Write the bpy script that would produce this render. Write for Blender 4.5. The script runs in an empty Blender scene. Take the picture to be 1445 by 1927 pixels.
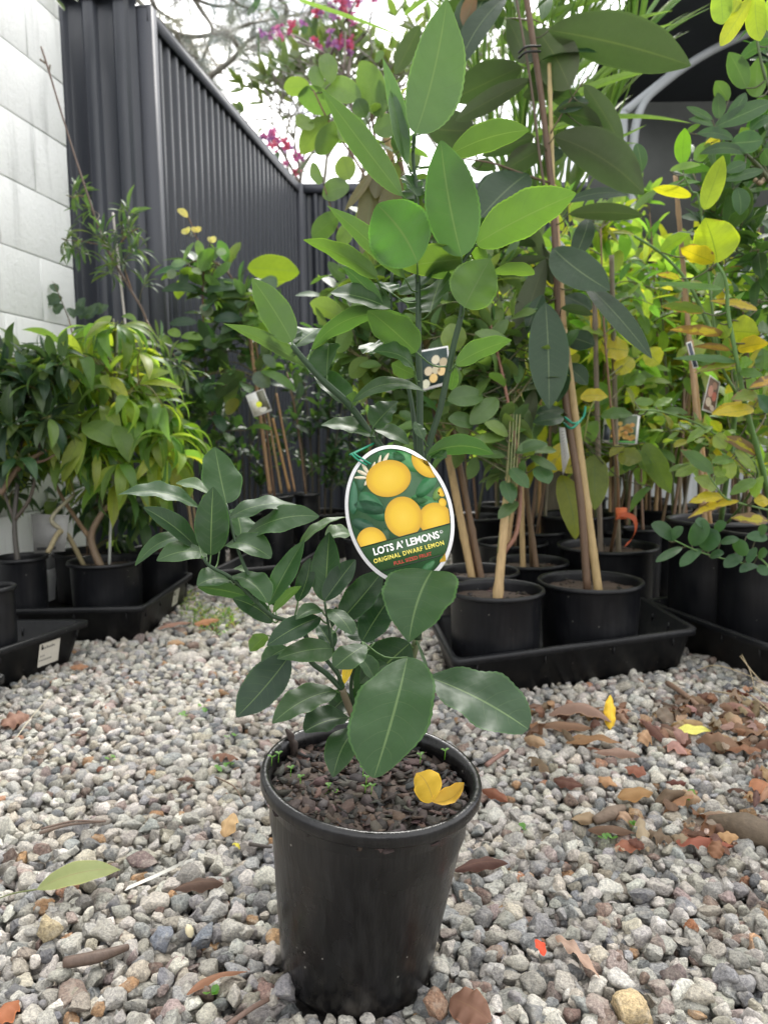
import bpy, math, random
import numpy as np
from math import radians as rad, sin, cos, pi

C = bpy.context.scene.collection
SC = bpy.context.scene
rng = np.random.default_rng(7)
random.seed(7)

# ------------------------------------------------------------------ camera
CAM = np.array([0.0, 0.0, 0.67]); PITCH = rad(6.5); ROLL = rad(0.7); FPX = 1445.0
_f = np.array([0, cos(PITCH), -sin(PITCH)]); _r0 = np.array([1.0, 0, 0]); _u0 = np.array([0, sin(PITCH), cos(PITCH)])
_r = _r0*cos(ROLL) - _u0*sin(ROLL); _u = _u0*cos(ROLL) + _r0*sin(ROLL)
cd = bpy.data.cameras.new("camera"); cam = bpy.data.objects.new("camera", cd); C.objects.link(cam)
cd.sensor_fit = 'VERTICAL'; cd.sensor_height = 36.0; cd.lens = 36.0*FPX/1927.0; cd.clip_start = 0.02; cd.clip_end = 2000
from mathutils import Matrix, Vector
cam.matrix_world = Matrix(((_r[0], _u[0], -_f[0], CAM[0]), (_r[1], _u[1], -_f[1], CAM[1]), (_r[2], _u[2], -_f[2], CAM[2]), (0, 0, 0, 1)))
cd.dof.use_dof = True; cd.dof.focus_distance = 0.88; cd.dof.aperture_fstop = 8.0
SC.camera = cam

# ------------------------------------------------------------------ sky and sun (bright overcast, light from behind the plants)
SUN_EL = rad(52); SUN_AZ = rad(12)     # azimuth from +Y towards +X
w = bpy.data.worlds.new("World"); SC.world = w; w.use_nodes = True
nt = w.node_tree; nt.nodes.clear(); SKYV = 3.7
def wn(t, **k):
    n = nt.nodes.new(t)
    for a, b in k.items(): setattr(n, a, b)
    return n
sky = wn('ShaderNodeTexSky', sky_type='NISHITA', sun_disc=False, sun_elevation=SUN_EL, sun_rotation=SUN_AZ, dust_density=4.0, air_density=1.0)
hs = wn('ShaderNodeHueSaturation'); hs.inputs['Saturation'].default_value = 0.06; hs.inputs['Value'].default_value = SKYV
tc = wn('ShaderNodeTexCoord'); no = wn('ShaderNodeTexNoise'); no.inputs['Scale'].default_value = 3.2; no.inputs['Detail'].default_value = 5
no.inputs['Distortion'].default_value = 0.6
mp = wn('ShaderNodeMapping'); mp.inputs['Scale'].default_value = (1, 1, 2.6)
cr = wn('ShaderNodeValToRGB'); cr.color_ramp.elements[0].position = 0.36; cr.color_ramp.elements[0].color = (0.36, 0.38, 0.45, 1)
cr.color_ramp.elements[1].position = 0.62; cr.color_ramp.elements[1].color = (1.50, 1.47, 1.41, 1)
mx = wn('ShaderNodeMix', data_type='RGBA', blend_type='MULTIPLY'); mx.inputs[0].default_value = 1.0
bg = wn('ShaderNodeBackground'); bg.inputs['Strength'].default_value = 0.15; out = wn('ShaderNodeOutputWorld')
L = nt.links.new
gma = wn('ShaderNodeGamma'); gma.inputs[1].default_value = 0.45; L(sky.outputs[0], gma.inputs[0]); L(gma.outputs[0], hs.inputs['Color']); L(tc.outputs['Generated'], mp.inputs[0]); L(mp.outputs[0], no.inputs['Vector'])
L(no.outputs['Fac'], cr.inputs[0]); L(hs.outputs[0], mx.inputs[6]); L(cr.outputs[0], mx.inputs[7]); L(mx.outputs[2], bg.inputs['Color']); L(bg.outputs[0], out.inputs[0])
sd = bpy.data.lights.new("sun", 'SUN'); sd.energy = 1.5; sd.angle = rad(20); sd.color = (1.0, 0.96, 0.9)
so = bpy.data.objects.new("sun", sd); C.objects.link(so)
_sv = Vector((sin(SUN_AZ)*cos(SUN_EL), cos(SUN_AZ)*cos(SUN_EL), sin(SUN_EL)))
so.rotation_euler = _sv.to_track_quat('Z', 'Y').to_euler()
SC.view_settings.view_transform = 'Standard'; SC.view_settings.look = 'None'; SC.view_settings.gamma = 1.0
SC.view_settings.exposure = 1.36
SC.cycles.max_bounces = 10; SC.cycles.diffuse_bounces = 6; SC.cycles.glossy_bounces = 3; SC.cycles.transmission_bounces = 4
SC.cycles.use_denoising = True; SC.cycles.caustics_reflective = False; SC.cycles.caustics_refractive = False

# ------------------------------------------------------------------ helpers
def V(*a): return np.array(a, float)
def nrm(v):
    n = np.linalg.norm(v); return v/n if n > 1e-12 else v
def P(px, py, d):
    """point of the place at picture position (px, py) and depth d metres along the view axis"""
    return CAM + d*(_f + (px-722.5)/FPX*_r - (py-963.5)/FPX*_u)
def G(px, py, z=0.0):
    """point on the level z under picture position (px, py)"""
    v = _f + (px-722.5)/FPX*_r - (py-963.5)/FPX*_u
    return CAM + v*((z-CAM[2])/v[2])
def CR(ox, oy, s): return lambda x, y: (ox+x/s, oy+y/s)

def tag(o, label=None, cat=None, group=None, kind=None):
    if label: o['label'] = label
    if cat: o['category'] = cat
    if group: o['group'] = group
    if kind: o['kind'] = kind
    return o
def empty(name, loc, label, cat, group=None):
    o = bpy.data.objects.new(name, None); C.objects.link(o); o.location = Vector(loc); o.empty_display_size = 0.05
    return tag(o, label, cat, group)

class MB:
    """collects shapes; build() links them as ONE mesh object"""
    def __init__(s): s.v = []; s.f = []; s.uv = []; s.c = []; s.n = 0
    def add(s, v, f, uv=None, col=(0.5, 0.5, 0.5, 0)):
        v = np.asarray(v, float); k = len(v)
        s.v.append(v); s.f.append((np.asarray(f) if not isinstance(f, list) else f, s.n))
        s.uv.append(np.zeros((k, 2)) if uv is None else np.asarray(uv, float))
        c = np.asarray(col, float)
        if c.ndim == 1:
            if len(c) == 3: c = np.append(c, 0)
            c = np.tile(c, (k, 1))
        s.c.append(c); s.n += k
    def build(s, name, mat, parent=None, smooth=True, origin=None):
        me = bpy.data.meshes.new(name)
        v = np.concatenate(s.v)
        if origin is None: origin = np.array(parent.matrix_world.translation if False else _origin(parent)) if parent is not None else np.zeros(3)
        v = v - origin
        faces = []
        li = []; lt = []
        for f, off in s.f:
            if isinstance(f, list):
                for q in f:
                    li.extend([i+off for i in q]); lt.append(len(q))
            else:
                li.extend((f+off).ravel().tolist()); lt.extend([f.shape[1]]*len(f))
        li = np.array(li, np.int32); lt = np.array(lt, np.int32); ls = np.concatenate(([0], np.cumsum(lt)[:-1])).astype(np.int32)
        me.vertices.add(len(v)); me.vertices.foreach_set('co', v.astype(np.float32).ravel())
        me.loops.add(len(li)); me.loops.foreach_set('vertex_index', li)
        me.polygons.add(len(lt)); me.polygons.foreach_set('loop_start', ls); me.polygons.foreach_set('loop_total', lt)
        me.update(calc_edges=True)
        uvl = me.uv_layers.new(name='UVMap'); uv = np.concatenate(s.uv)[li]; uvl.data.foreach_set('uv', uv.astype(np.float32).ravel())
        ca = me.color_attributes.new('col', 'FLOAT_COLOR', 'POINT'); ca.data.foreach_set('color', np.concatenate(s.c).astype(np.float32).ravel())
        if smooth: me.polygons.foreach_set('use_smooth', np.ones(len(lt), bool))
        me.materials.append(mat); me.validate()
        o = bpy.data.objects.new(name, me); C.objects.link(o)
        if parent is not None: o.parent = parent
        return o
def _origin(o):
    p = np.zeros(3)
    while o is not None: p = p + np.array(o.location); o = o.parent
    return p
def single(mb, name, mat, label, cat, loc, group=None, kind=None, smooth=True):
    """a thing that is one mesh, with its origin at loc"""
    o = mb.build(name, mat, None, smooth, origin=np.array(loc, float)); o.location = Vector(loc); return tag(o, label, cat, group, kind)

def frame_of(a, up=None):
    a = nrm(a); h = V(0, 0, 1) if up is None else up
    if abs(np.dot(a, h)) > 0.97: h = V(1, 0, 0)
    x = nrm(np.cross(h, a)); return x, np.cross(a, x)
def spline(pts, n=6):
    p = np.array(pts, float)
    if len(p) < 3: return np.array([p[0]+(p[-1]-p[0])*t for t in np.linspace(0, 1, n+1)])
    q = np.vstack([2*p[0]-p[1], p, 2*p[-1]-p[-2]]); o = []
    for i in range(1, len(q)-2):
        for t in np.linspace(0, 1, n, endpoint=False):
            a, b, c, d = q[i-1], q[i], q[i+1], q[i+2]
            o.append(0.5*((2*b)+(c-a)*t+(2*a-5*b+4*c-d)*t*t+(-a+3*b-3*c+d)*t**3))
    o.append(p[-1]); return np.array(o)
def tube(mb, pts, radii, sides=8, col=(0.1, 0.1, 0.1), cap=True):
    pts = np.asarray(pts, float); n = len(pts)
    r = np.interp(np.linspace(0, 1, n), np.linspace(0, 1, len(np.atleast_1d(radii))), np.atleast_1d(radii)) if np.size(radii) > 1 else np.full(n, float(radii))
    T = np.gradient(pts, axis=0); T /= np.linalg.norm(T, axis=1)[:, None]+1e-12
    x, y = frame_of(T[0]); vs = []; uv = []
    ang = np.linspace(0, 2*pi, sides, endpoint=False)
    Ls = np.concatenate(([0], np.cumsum(np.linalg.norm(np.diff(pts, axis=0), axis=1))))
    for i in range(n):
        x = nrm(x - T[i]*np.dot(x, T[i])); y = np.cross(T[i], x)
        vs.append(pts[i] + r[i]*(np.cos(ang)[:, None]*x + np.sin(ang)[:, None]*y)); uv.append(np.stack([ang/(2*pi), np.full(sides, Ls[i])], 1))
    f = []
    for i in range(n-1):
        for j in range(sides):
            a = i*sides+j; b = i*sides+(j+1) % sides; f.append((a, b, b+sides, a+sides))
    if cap: f.append(tuple(range(sides-1, -1, -1))); f.append(tuple(range((n-1)*sides, n*sides)))
    mb.add(np.concatenate(vs), f, np.concatenate(uv), col)
def box(mb, c, s, ax=None, col=(0.5, 0.5, 0.5)):
    c = np.asarray(c, float); h = np.asarray(s, float)/2
    A = np.eye(3) if ax is None else np.array(ax)
    v = np.array([c + A[0]*h[0]*i + A[1]*h[1]*j + A[2]*h[2]*k for i in (-1, 1) for j in (-1, 1) for k in (-1, 1)])
    mb.add(v, [(0, 1, 3, 2), (4, 6, 7, 5), (0, 4, 5, 1), (2, 3, 7, 6), (0, 2, 6, 4), (1, 5, 7, 3)], None, col)
def lathe(mb, prof, base, axis=V(0, 0, 1), sides=48, col=(0.02, 0.02, 0.02)):
    """prof: list of (radius, height) ; revolve round axis through base"""
    axis = nrm(axis); x, y = frame_of(axis, V(0, 1, 0)); ang = np.linspace(0, 2*pi, sides, endpoint=False); vs = []; uv = []
    for r, h in prof:
        vs.append(base + axis*h + r*(np.cos(ang)[:, None]*x + np.sin(ang)[:, None]*y)); uv.append(np.stack([ang/(2*pi), np.full(sides, h)], 1))
    f = []
    for i in range(len(prof)-1):
        for j in range(sides):
            a = i*sides+j; b = i*sides+(j+1) % sides; f.append((a, b, b+sides, a+sides))
    mb.add(np.concatenate(vs), f, np.concatenate(uv), col)

# ---- leaves
def leaf_mesh(mb, B, T, N, W, ab=(0.7, 0.75), bow=0.0, fold=0.25, wave=0.0, serr=0.0, rows=12, cols=3, col=(0.03, 0.08, 0.03), alpha=0.0, curl=0.0, twist=0.0, sb=None):
    if sb is None: sb = random.gauss(0, 0.03)
    a = T-B; Ln = np.linalg.norm(a)
    if Ln < 1e-6: return
    a = a/Ln; N = nrm(N - a*np.dot(N, a)); S = np.cross(a, N)*-1.0   # S x a = N
    S = np.cross(a, N); S = -S if np.dot(np.cross(S, a), N) < 0 else S
    tl = np.linspace(0, 1, rows+1); t = tl*0.6 + 0.4*(0.5-0.5*np.cos(pi*tl))
    pa, pb = ab; tm = pa/(pa+pb); hw = (t**pa)*((1-t)**pb)/((tm**pa)*((1-tm)**pb))*W*0.5
    hw = hw*(1-0.22*np.clip((t-0.80)/0.2, 0, 1)*(1-np.clip((t-0.97)/0.03, 0, 1)))
    if serr: hw = hw*(1+serr*np.where(np.arange(rows+1) % 2 == 0, 1, -0.4))
    hw = np.maximum(hw, W*0.012)
    s = np.linspace(-1, 1, 2*cols+1)
    ph = random.random()*6.28; k = 2.0+random.random()*1.5
    tt, ss = np.meshgrid(t, s, indexing='ij'); h2 = hw[:, None]
    cen = 4*tt*(1-tt)*bow*Ln
    off = cen + np.abs(ss)*h2*fold - (ss*ss)*h2*curl + wave*W*np.sin(tt*k*2*pi+ph+np.sign(ss)*0.9)*np.abs(ss)**1.5*np.sin(pi*tt)
    asy = 1+np.sign(ss)*random.gauss(0, 0.07); lat = ss*asy*h2*math.sqrt(max(0.3, 1-fold*fold*0.5)) + 4*tt*(1-tt)*sb*Ln
    tw = twist*(tt-0.3)
    lat2 = lat*np.cos(tw) - off*0*np.sin(tw); off2 = off + lat*np.sin(tw)
    v = B + a*(tt*Ln)[..., None] + S*lat2[..., None] + N*off2[..., None]
    m = len(s); n = rows+1; idx = np.arange(n*m).reshape(n, m)
    f = np.stack([idx[:-1, :-1], idx[:-1, 1:], idx[1:, 1:], idx[1:, :-1]], -1).reshape(-1, 4)
    uv = np.stack([ss*0.5+0.5, tt], -1).reshape(-1, 2)
    c = np.array([col[0], col[1], col[2], alpha]); mb.add(v.reshape(-1, 3), f, uv, c)
    return
def jit(c, a=0.15):
    k = 1+random.uniform(-a, a); return (c[0]*k*(1+random.uniform(-a, a)), c[1]*k, c[2]*k*(1+random.uniform(-a, a)))
def leafpx(mb, cr, b, t, w, D, tilt=25, face=1, db=0.0, dt=0.0, bow=0.04, col=(0.03, 0.08, 0.03), **k):
    """leaf from its picture outline (crop coordinates) at a chosen distance D"""
    bx, by = cr(*b); tx, ty = cr(*t); s = (cr(1, 0)[0]-cr(0, 0)[0])
    B = P(bx, by, D+db); T = P(tx, ty, D+dt); a = nrm(T-B); v = nrm(CAM-(B+T)/2); vp = nrm(v-a*np.dot(v, a))
    sd = np.cross(a, vp); up = sd if sd[2] > 0 else -sd
    th = rad(tilt); Nn = vp*face*cos(th) + up*sin(th)
    W = w*s*(D+(db+dt)/2)/FPX/max(0.35, cos(th))
    leaf_mesh(mb, B, T, Nn, W, bow=bow, col=col, **k); return B
def petiole(mb, B, A, r=0.0009, col=(0.05, 0.11, 0.03)):
    m = (A+B)/2 + V(0, 0, -0.15)*np.linalg.norm(A-B)
    tube(mb, spline([A, m, B], 3), [r*1.3, r], 5, col)
def nearest(B, lines):
    best = None; bd = 1e9
    for l in lines:
        d = np.linalg.norm(l-B - V(0, 0, -0.008), axis=1); i = int(np.argmin(d))
        if d[i] < bd: bd = d[i]; best = l[i]
    return best, bd

# ---- materials
def mat(name):
    m = bpy.data.materials.new(name); m.use_nodes = True; n = m.node_tree; n.nodes.clear()
    return m, n, n.nodes.new, n.links.new
def N_(n, t, **k):
    o = n.nodes.new(t)
    for a, b in k.items():
        if a.startswith('i_'): o.inputs[int(a[2:])].default_value = b
        else: setattr(o, a, b)
    return o
def math_(n, op, a, b=None, c=None, clamp=False):
    o = n.nodes.new('ShaderNodeMath'); o.operation = op; o.use_clamp = clamp
    for i, x in enumerate((a, b, c)):
        if x is None: continue
        if isinstance(x, (int, float)): o.inputs[i].default_value = x
        else: n.links.new(x, o.inputs[i])
    return o.outputs[0]
def mixc(n, f, a, b, blend='MIX'):
    o = n.nodes.new('ShaderNodeMix'); o.data_type = 'RGBA'; o.blend_type = blend
    for i, x in ((0, f), (6, a), (7, b)):
        if isinstance(x, (int, float)): o.inputs[i].default_value = x
        elif isinstance(x, tuple): o.inputs[i].default_value = (*x[:3], 1)
        else: n.links.new(x, o.inputs[i])
    return o.outputs[2]
def pbr(n, col, rough=0.5, bump=None, bs=0.2, spec=0.5, bd=0.01, **k):
    p = n.nodes.new('ShaderNodeBsdfPrincipled'); o = n.nodes.new('ShaderNodeOutputMaterial')
    if isinstance(col, tuple): p.inputs['Base Color'].default_value = (*col[:3], 1)
    else: n.links.new(col, p.inputs['Base Color'])
    if isinstance(rough, (int, float)): p.inputs['Roughness'].default_value = rough
    else: n.links.new(rough, p.inputs['Roughness'])
    p.inputs['Specular IOR Level'].default_value = spec
    for a, b in k.items(): p.inputs[a].default_value = b
    if bump is not None:
        bn = n.nodes.new('ShaderNodeBump'); bn.inputs['Strength'].default_value = bs; bn.inputs['Distance'].default_value = bd
        n.links.new(bump, bn.inputs['Height']); n.links.new(bn.outputs[0], p.inputs['Normal'])
    n.links.new(p.outputs[0], o.inputs[0]); return p, o
def noise(n, scale, detail=4, vec=None, out='Fac', rough=0.6):
    o = n.nodes.new('ShaderNodeTexNoise'); o.inputs['Scale'].default_value = scale; o.inputs['Detail'].default_value = detail; o.inputs['Roughness'].default_value = rough
    if vec is not None: n.links.new(vec, o.inputs['Vector'])
    return o.outputs[out]
def objco(n): return n.nodes.new('ShaderNodeTexCoord').outputs['Object']
def ramp(n, fac, stops):
    o = n.nodes.new('ShaderNodeValToRGB'); e = o.color_ramp.elements
    while len(e) < len(stops): e.new(0.5)
    for i, (p, c) in enumerate(stops): e[i].position = p; e[i].color = (*c[:3], 1) if not isinstance(c, (int, float)) else (c, c, c, 1)
    n.links.new(fac, o.inputs[0]); return o.outputs[0]

def leafmat(name, rough=0.38, trans=0.38, back=(0.10, 0.17, 0.06), backmix=0.55, vein=(0.19, 0.29, 0.11), veinamt=0.5, lat=9.0, tgain=1.75, tcol=(1.18, 1.15, 0.5), spec=0.5, dry=(0.19, 0.12, 0.06), margin=0.3):
    m, n, _, L = mat(name)
    at = N_(n, 'ShaderNodeAttribute', attribute_name='col'); uv = n.nodes.new('ShaderNodeUVMap'); sx = n.nodes.new('ShaderNodeSeparateXYZ'); L(uv.outputs[0], sx.inputs[0])
    s = math_(n, 'ABSOLUTE', math_(n, 'MULTIPLY_ADD', sx.outputs[0], 2.0, -1.0)); t = sx.outputs[1]
    oc = objco(n)
    mid = math_(n, 'LESS_THAN', s, 0.032)
    q = math_(n, 'FRACT', math_(n, 'MULTIPLY_ADD', t, lat, math_(n, 'MULTIPLY_ADD', math_(n, 'POWER', s, 1.4), -1.7, math_(n, 'MULTIPLY', noise(n, 25, 2, oc), 0.5))))
    lv = math_(n, 'SMOOTHSTEP' if False else 'LESS_THAN', math_(n, 'ABSOLUTE', math_(n, 'SUBTRACT', q, 0.5)), 0.03)
    veins = math_(n, 'MAXIMUM', mid, math_(n, 'MULTIPLY', lv, math_(n, 'MULTIPLY_ADD', s, -0.2, 0.27)))
    nz = noise(n, 60, 3, oc); blot = ramp(n, noise(n, 17, 4, oc), [(0.35, 0.0), (0.7, 1.0)]); base = mixc(n, math_(n, 'MULTIPLY', nz, 0.5), at.outputs['Color'], mixc(n, 1.0, at.outputs['Color'], (0.55, 0.6, 0.6), 'MULTIPLY'))
    base = mixc(n, math_(n, 'MULTIPLY', blot, 0.45), base, mixc(n, 1.0, base, (1.35, 1.25, 1.2), 'MULTIPLY'))
    base = mixc(n, math_(n, 'MULTIPLY', veins, veinamt), base, vein)
    base = mixc(n, math_(n, 'MULTIPLY', math_(n, 'GREATER_THAN', s, 0.93), margin), base, mixc(n, 1.0, base, (2.2, 2.0, 1.6), 'MULTIPLY'))
    # blight: yellow then brown eating in from the edge, amount in the attribute's alpha
    n2 = noise(n, 45, 4, oc)
    bl = math_(n, 'ADD', math_(n, 'MULTIPLY', s, 0.35), math_(n, 'ADD', n2, math_(n, 'MULTIPLY', math_(n, 'ABSOLUTE', math_(n, 'SUBTRACT', t, 0.4)), 0.3)))
    bl = math_(n, 'SUBTRACT', math_(n, 'ADD', bl, math_(n, 'MULTIPLY', at.outputs['Alpha'], 1.0)), 1.15)
    bm = math_(n, 'MULTIPLY', bl, 14.0, clamp=True); bm = math_(n, 'MULTIPLY', bm, math_(n, 'GREATER_THAN', at.outputs['Alpha'], 0.01))
    base = mixc(n, bm, base, dry)
    gb = n.nodes.new('ShaderNodeNewGeometry')
    bf = math_(n, 'MULTIPLY', gb.outputs['Backfacing'], backmix)
    basef = mixc(n, bf, base, back) if back else base
    p = n.nodes.new('ShaderNodeBsdfPrincipled'); L(basef, p.inputs['Base Color'])
    L(math_(n, 'ADD', math_(n, 'MULTIPLY', gb.outputs['Backfacing'], 0.25), math_(n, 'MULTIPLY_ADD', nz, 0.15, rough-0.07)), p.inputs['Roughness'])
    p.inputs['Specular IOR Level'].default_value = spec
    hgt = math_(n, 'ADD', math_(n, 'MULTIPLY', veins, -0.7), math_(n, 'MULTIPLY', math_(n, 'SINE', math_(n, 'MULTIPLY', q, 6.283)), 0.07))
    hgt = math_(n, 'ADD', hgt, math_(n, 'ADD', math_(n, 'MULTIPLY', nz, 0.5), math_(n, 'MULTIPLY', noise(n, 38, 2, oc), 4.0)))
    bn = n.nodes.new('ShaderNodeBump'); bn.inputs['Strength'].default_value = 0.3; bn.inputs['Distance'].default_value = 0.001; L(hgt, bn.inputs['Height']); L(bn.outputs[0], p.inputs['Normal'])
    tr = n.nodes.new('ShaderNodeBsdfTranslucent'); g = mixc(n, 1.0, base, tuple(x*tgain for x in tcol), 'MULTIPLY'); 
    g = mixc(n, math_(n, 'MULTIPLY', math_(n, 'MAXIMUM', mid, math_(n, 'MULTIPLY', lv, 0.7)), 0.55), g, mixc(n, 1.0, g, (0.35, 0.4, 0.35), 'MULTIPLY')); L(g, tr.inputs[0]); L(bn.outputs[0], tr.inputs['Normal'])
    ms = n.nodes.new('ShaderNodeMixShader'); ms.inputs[0].default_value = trans; L(p.outputs[0], ms.inputs[1]); L(tr.outputs[0], ms.inputs[2])
    o = n.nodes.new('ShaderNodeOutputMaterial'); L(ms.outputs[0], o.inputs[0]); return m
def stemmat(name, sc=90, bs=0.5):
    m, n, _, L = mat(name); at = N_(n, 'ShaderNodeAttribute', attribute_name='col'); mp = n.nodes.new('ShaderNodeMapping'); mp.inputs['Scale'].default_value = (1, 1, 0.2); L(objco(n), mp.inputs[0])
    nz = noise(n, sc, 4, mp.outputs[0]); c = mixc(n, nz, mixc(n, 1.0, at.outputs['Color'], (0.55, 0.55, 0.5), 'MULTIPLY'), mixc(n, 1.0, at.outputs['Color'], (1.35, 1.35, 1.3), 'MULTIPLY'))
    pbr(n, c, 0.6, nz, bs, bd=0.002); return m
M = {}
M['leaf'] = leafmat('citrus_leaf', rough=0.45, spec=0.5, margin=0.6)
M['oval'] = leafmat('oval_leaf', rough=0.42, trans=0.42, veinamt=0.35, lat=8)
M['magnolia'] = leafmat('leathery_leaf', rough=0.38, trans=0.2, spec=0.4, back=(0.09, 0.095, 0.052), backmix=0.7, vein=(0.16, 0.22, 0.10), veinamt=0.5, lat=14, tgain=2.4, tcol=(1.1, 1.1, 0.4))
M['soft'] = leafmat('soft_leaf', rough=0.45, trans=0.52, tgain=2.6, veinamt=0.3, back=(0.12, 0.2, 0.05))
M['blight'] = leafmat('yellowing_leaf', rough=0.45, trans=0.48, veinamt=0.25, vein=(0.1, 0.2, 0.04), back=None, tgain=2.0, tcol=(1.1, 1.05, 0.4))
M['dry'] = leafmat('dry_leaf', rough=0.7, trans=0.12, back=(0.16, 0.08, 0.04), backmix=0.4, vein=(0.22, 0.13, 0.07), veinamt=0.4, tgain=1.6, tcol=(1.2, 0.8, 0.5), spec=0.3)
M['stem'] = stemmat('stem'); M['wood'] = stemmat('bark', 140, 0.9)
def plastic(name, c=(0.0042, 0.0046, 0.0062), rough=0.42, streak=0.5, spec=0.33, dust_sheen_c=0.010):
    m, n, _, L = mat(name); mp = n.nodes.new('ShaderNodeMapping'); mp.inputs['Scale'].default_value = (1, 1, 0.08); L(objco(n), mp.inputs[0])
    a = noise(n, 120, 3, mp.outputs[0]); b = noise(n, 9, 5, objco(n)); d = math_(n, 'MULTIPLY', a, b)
    dust = ramp(n, d, [(0.18, c), (0.5, tuple(x*1.0+dust_sheen_c for x in c))])  # thin dust; on the lemon pot also vertical reflection streaks put into the colour
    r = math_(n, 'MULTIPLY_ADD', b, 0.35, rough-0.15)
    sp = n.nodes.new('ShaderNodeTexVoronoi'); sp.inputs['Scale'].default_value = 95; L(objco(n), sp.inputs['Vector']); rc = n.nodes.new('ShaderNodeSeparateColor'); L(sp.outputs['Color'], rc.inputs[0])
    fl = math_(n, 'MULTIPLY', math_(n, 'LESS_THAN', sp.outputs['Distance'], 0.13), math_(n, 'GREATER_THAN', rc.outputs[0], 0.93))
    sz = n.nodes.new('ShaderNodeSeparateXYZ'); L(objco(n), sz.inputs[0]); low = math_(n, 'MULTIPLY', math_(n, 'SUBTRACT', 0.09, sz.outputs[2]), 9.0, clamp=True)
    mud = math_(n, 'MULTIPLY', low, ramp(n, noise(n, 34, 6, objco(n)), [(0.46, 0.0), (0.72, 0.8)]))
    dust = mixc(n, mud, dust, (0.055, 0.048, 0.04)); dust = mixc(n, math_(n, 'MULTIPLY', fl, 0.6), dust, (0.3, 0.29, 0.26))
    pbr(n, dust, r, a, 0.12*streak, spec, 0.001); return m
M['pot'] = plastic('black_pot_plastic', rough=0.36, dust_sheen_c=0.008); M['heropot'] = plastic('glossy_black_pot', (0.0025, 0.0025, 0.003), 0.26, spec=0.5, dust_sheen_c=0.012, streak=7.0); M['tray'] = plastic('black_tray_plastic', (0.005, 0.0055, 0.007), 0.44)
def flat(name, c, rough=0.6, nsc=None, amt=0.3, **k):
    m, n, _, L = mat(name)
    if nsc:
        z = noise(n, nsc, 4, objco(n)); cc = mixc(n, z, tuple(x*(1-amt) for x in c), tuple(min(1, x*(1+amt)) for x in c)); pbr(n, cc, rough, z, 0.3, bd=0.003, **k)
    else: pbr(n, c, rough, **k)
    return m
def attrmat(name, rough=0.6, nsc=60, bs=0.3, amt=0.35, bd=0.003, spec=0.4):
    m, n, _, L = mat(name); at = N_(n, 'ShaderNodeAttribute', attribute_name='col'); z = noise(n, nsc, 5, objco(n))
    c = mixc(n, z, mixc(n, 1.0, at.outputs['Color'], (1-amt,)*3, 'MULTIPLY'), mixc(n, 1.0, at.outputs['Color'], (1+amt,)*3, 'MULTIPLY'))
    pbr(n, c, rough, z, bs, spec, bd); return m
M['attr'] = attrmat('painted_surface', 0.5, 40, 0.05, 0.06)
M['bark'] = attrmat('bark_chips', 0.75, 90, 0.8, 0.5)
# ------------------------------------------------------------------ ground and gravel
gm, n, _, L = mat('dark_soil'); z = noise(n, 30, 6, objco(n)); pbr(n, ramp(n, z, [(0.3, (0.05, 0.046, 0.042)), (0.7, (0.16, 0.15, 0.14))]), 0.95, z, 0.6, bd=0.01)
mb = MB(); s = 600.0
mb.add([(-s, -s, -0.034), (s, -s, -0.034), (s, s, -0.034), (-s, s, -0.034)], [(0, 1, 2, 3)])
single(mb, 'ground', gm, None, None, (0, 0, -0.034), kind='structure')

TRAYS = {}
def quad_px(pts, z): return [G(x, y, z) for x, y in pts]
def inside(p, q):
    r = False; j = len(q)-1
    for i in range(len(q)):
        if (q[i][1] > p[1]) != (q[j][1] > p[1]) and p[0] < (q[j][0]-q[i][0])*(p[1]-q[i][1])/(q[j][1]-q[i][1])+q[i][0]: r = not r
        j = i
    return r

def ico(sub):
    import bmesh
    bm = bmesh.new(); bmesh.ops.create_icosphere(bm, subdivisions=sub, radius=1.0)
    v = np.array([x.co[:] for x in bm.verts]); f = np.array([[q.index for q in x.verts] for x in bm.faces]); bm.free(); return v, f
def stone_variants(sub, k):
    v, f = ico(sub); out = []
    for i in range(k):
        r = rng; w = v*r.uniform(0.78, 1.35, 3)
        for _ in range(r.integers(10, 17)):
            nn = nrm(r.normal(size=3)); d = r.uniform(0.40, 0.80); e = w@nn - d; w = w - np.outer(np.maximum(e, 0)*1.0, nn)
        if sub > 1:
            for fr, am in ((3.1, 0.06), (7.0, 0.045), (15.0, 0.028)):
                ph = r.uniform(0, 6, (3, 3)); q = sum(np.sin(w@(nrm(r.normal(size=3))*fr*1.7)+ph[j % 3, 0]) for j in range(3))
                w = w*(1+am*q[:, None]/1.7)
        out.append(w)
    return out, f
def stone_material():
    m, n, _, L = mat('crushed_stone'); at = N_(n, 'ShaderNodeAttribute', attribute_name='col'); oc = objco(n)
    z = noise(n, 260, 6, oc, rough=0.7); z2 = noise(n, 70, 3, oc); vo = n.nodes.new('ShaderNodeTexVoronoi'); vo.inputs['Scale'].default_value = 420; L(oc, vo.inputs['Vector'])
    c = mixc(n, ramp(n, z, [(0.36, 0.0), (0.62, 1.0)]), mixc(n, 1.0, at.outputs['Color'], (0.60, 0.60, 0.62), 'MULTIPLY'), mixc(n, 1.0, at.outputs['Color'], (1.28, 1.27, 1.24), 'MULTIPLY'))
    c = mixc(n, math_(n, 'MULTIPLY', ramp(n, z2, [(0.50, 0.0), (0.68, 1.0)]), 0.35), c, (0.55, 0.51, 0.43))
    c = mixc(n, math_(n, 'MULTIPLY', math_(n, 'LESS_THAN', vo.outputs['Distance'], 0.16), 0.5), c, (0.07, 0.07, 0.075))
    pbr(n, c, 0.85, math_(n, 'ADD', z, math_(n, 'MULTIPLY', z2, 0.7)), 1.0, 0.3, 0.005); return m
M['stone'] = stone_material()
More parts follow.
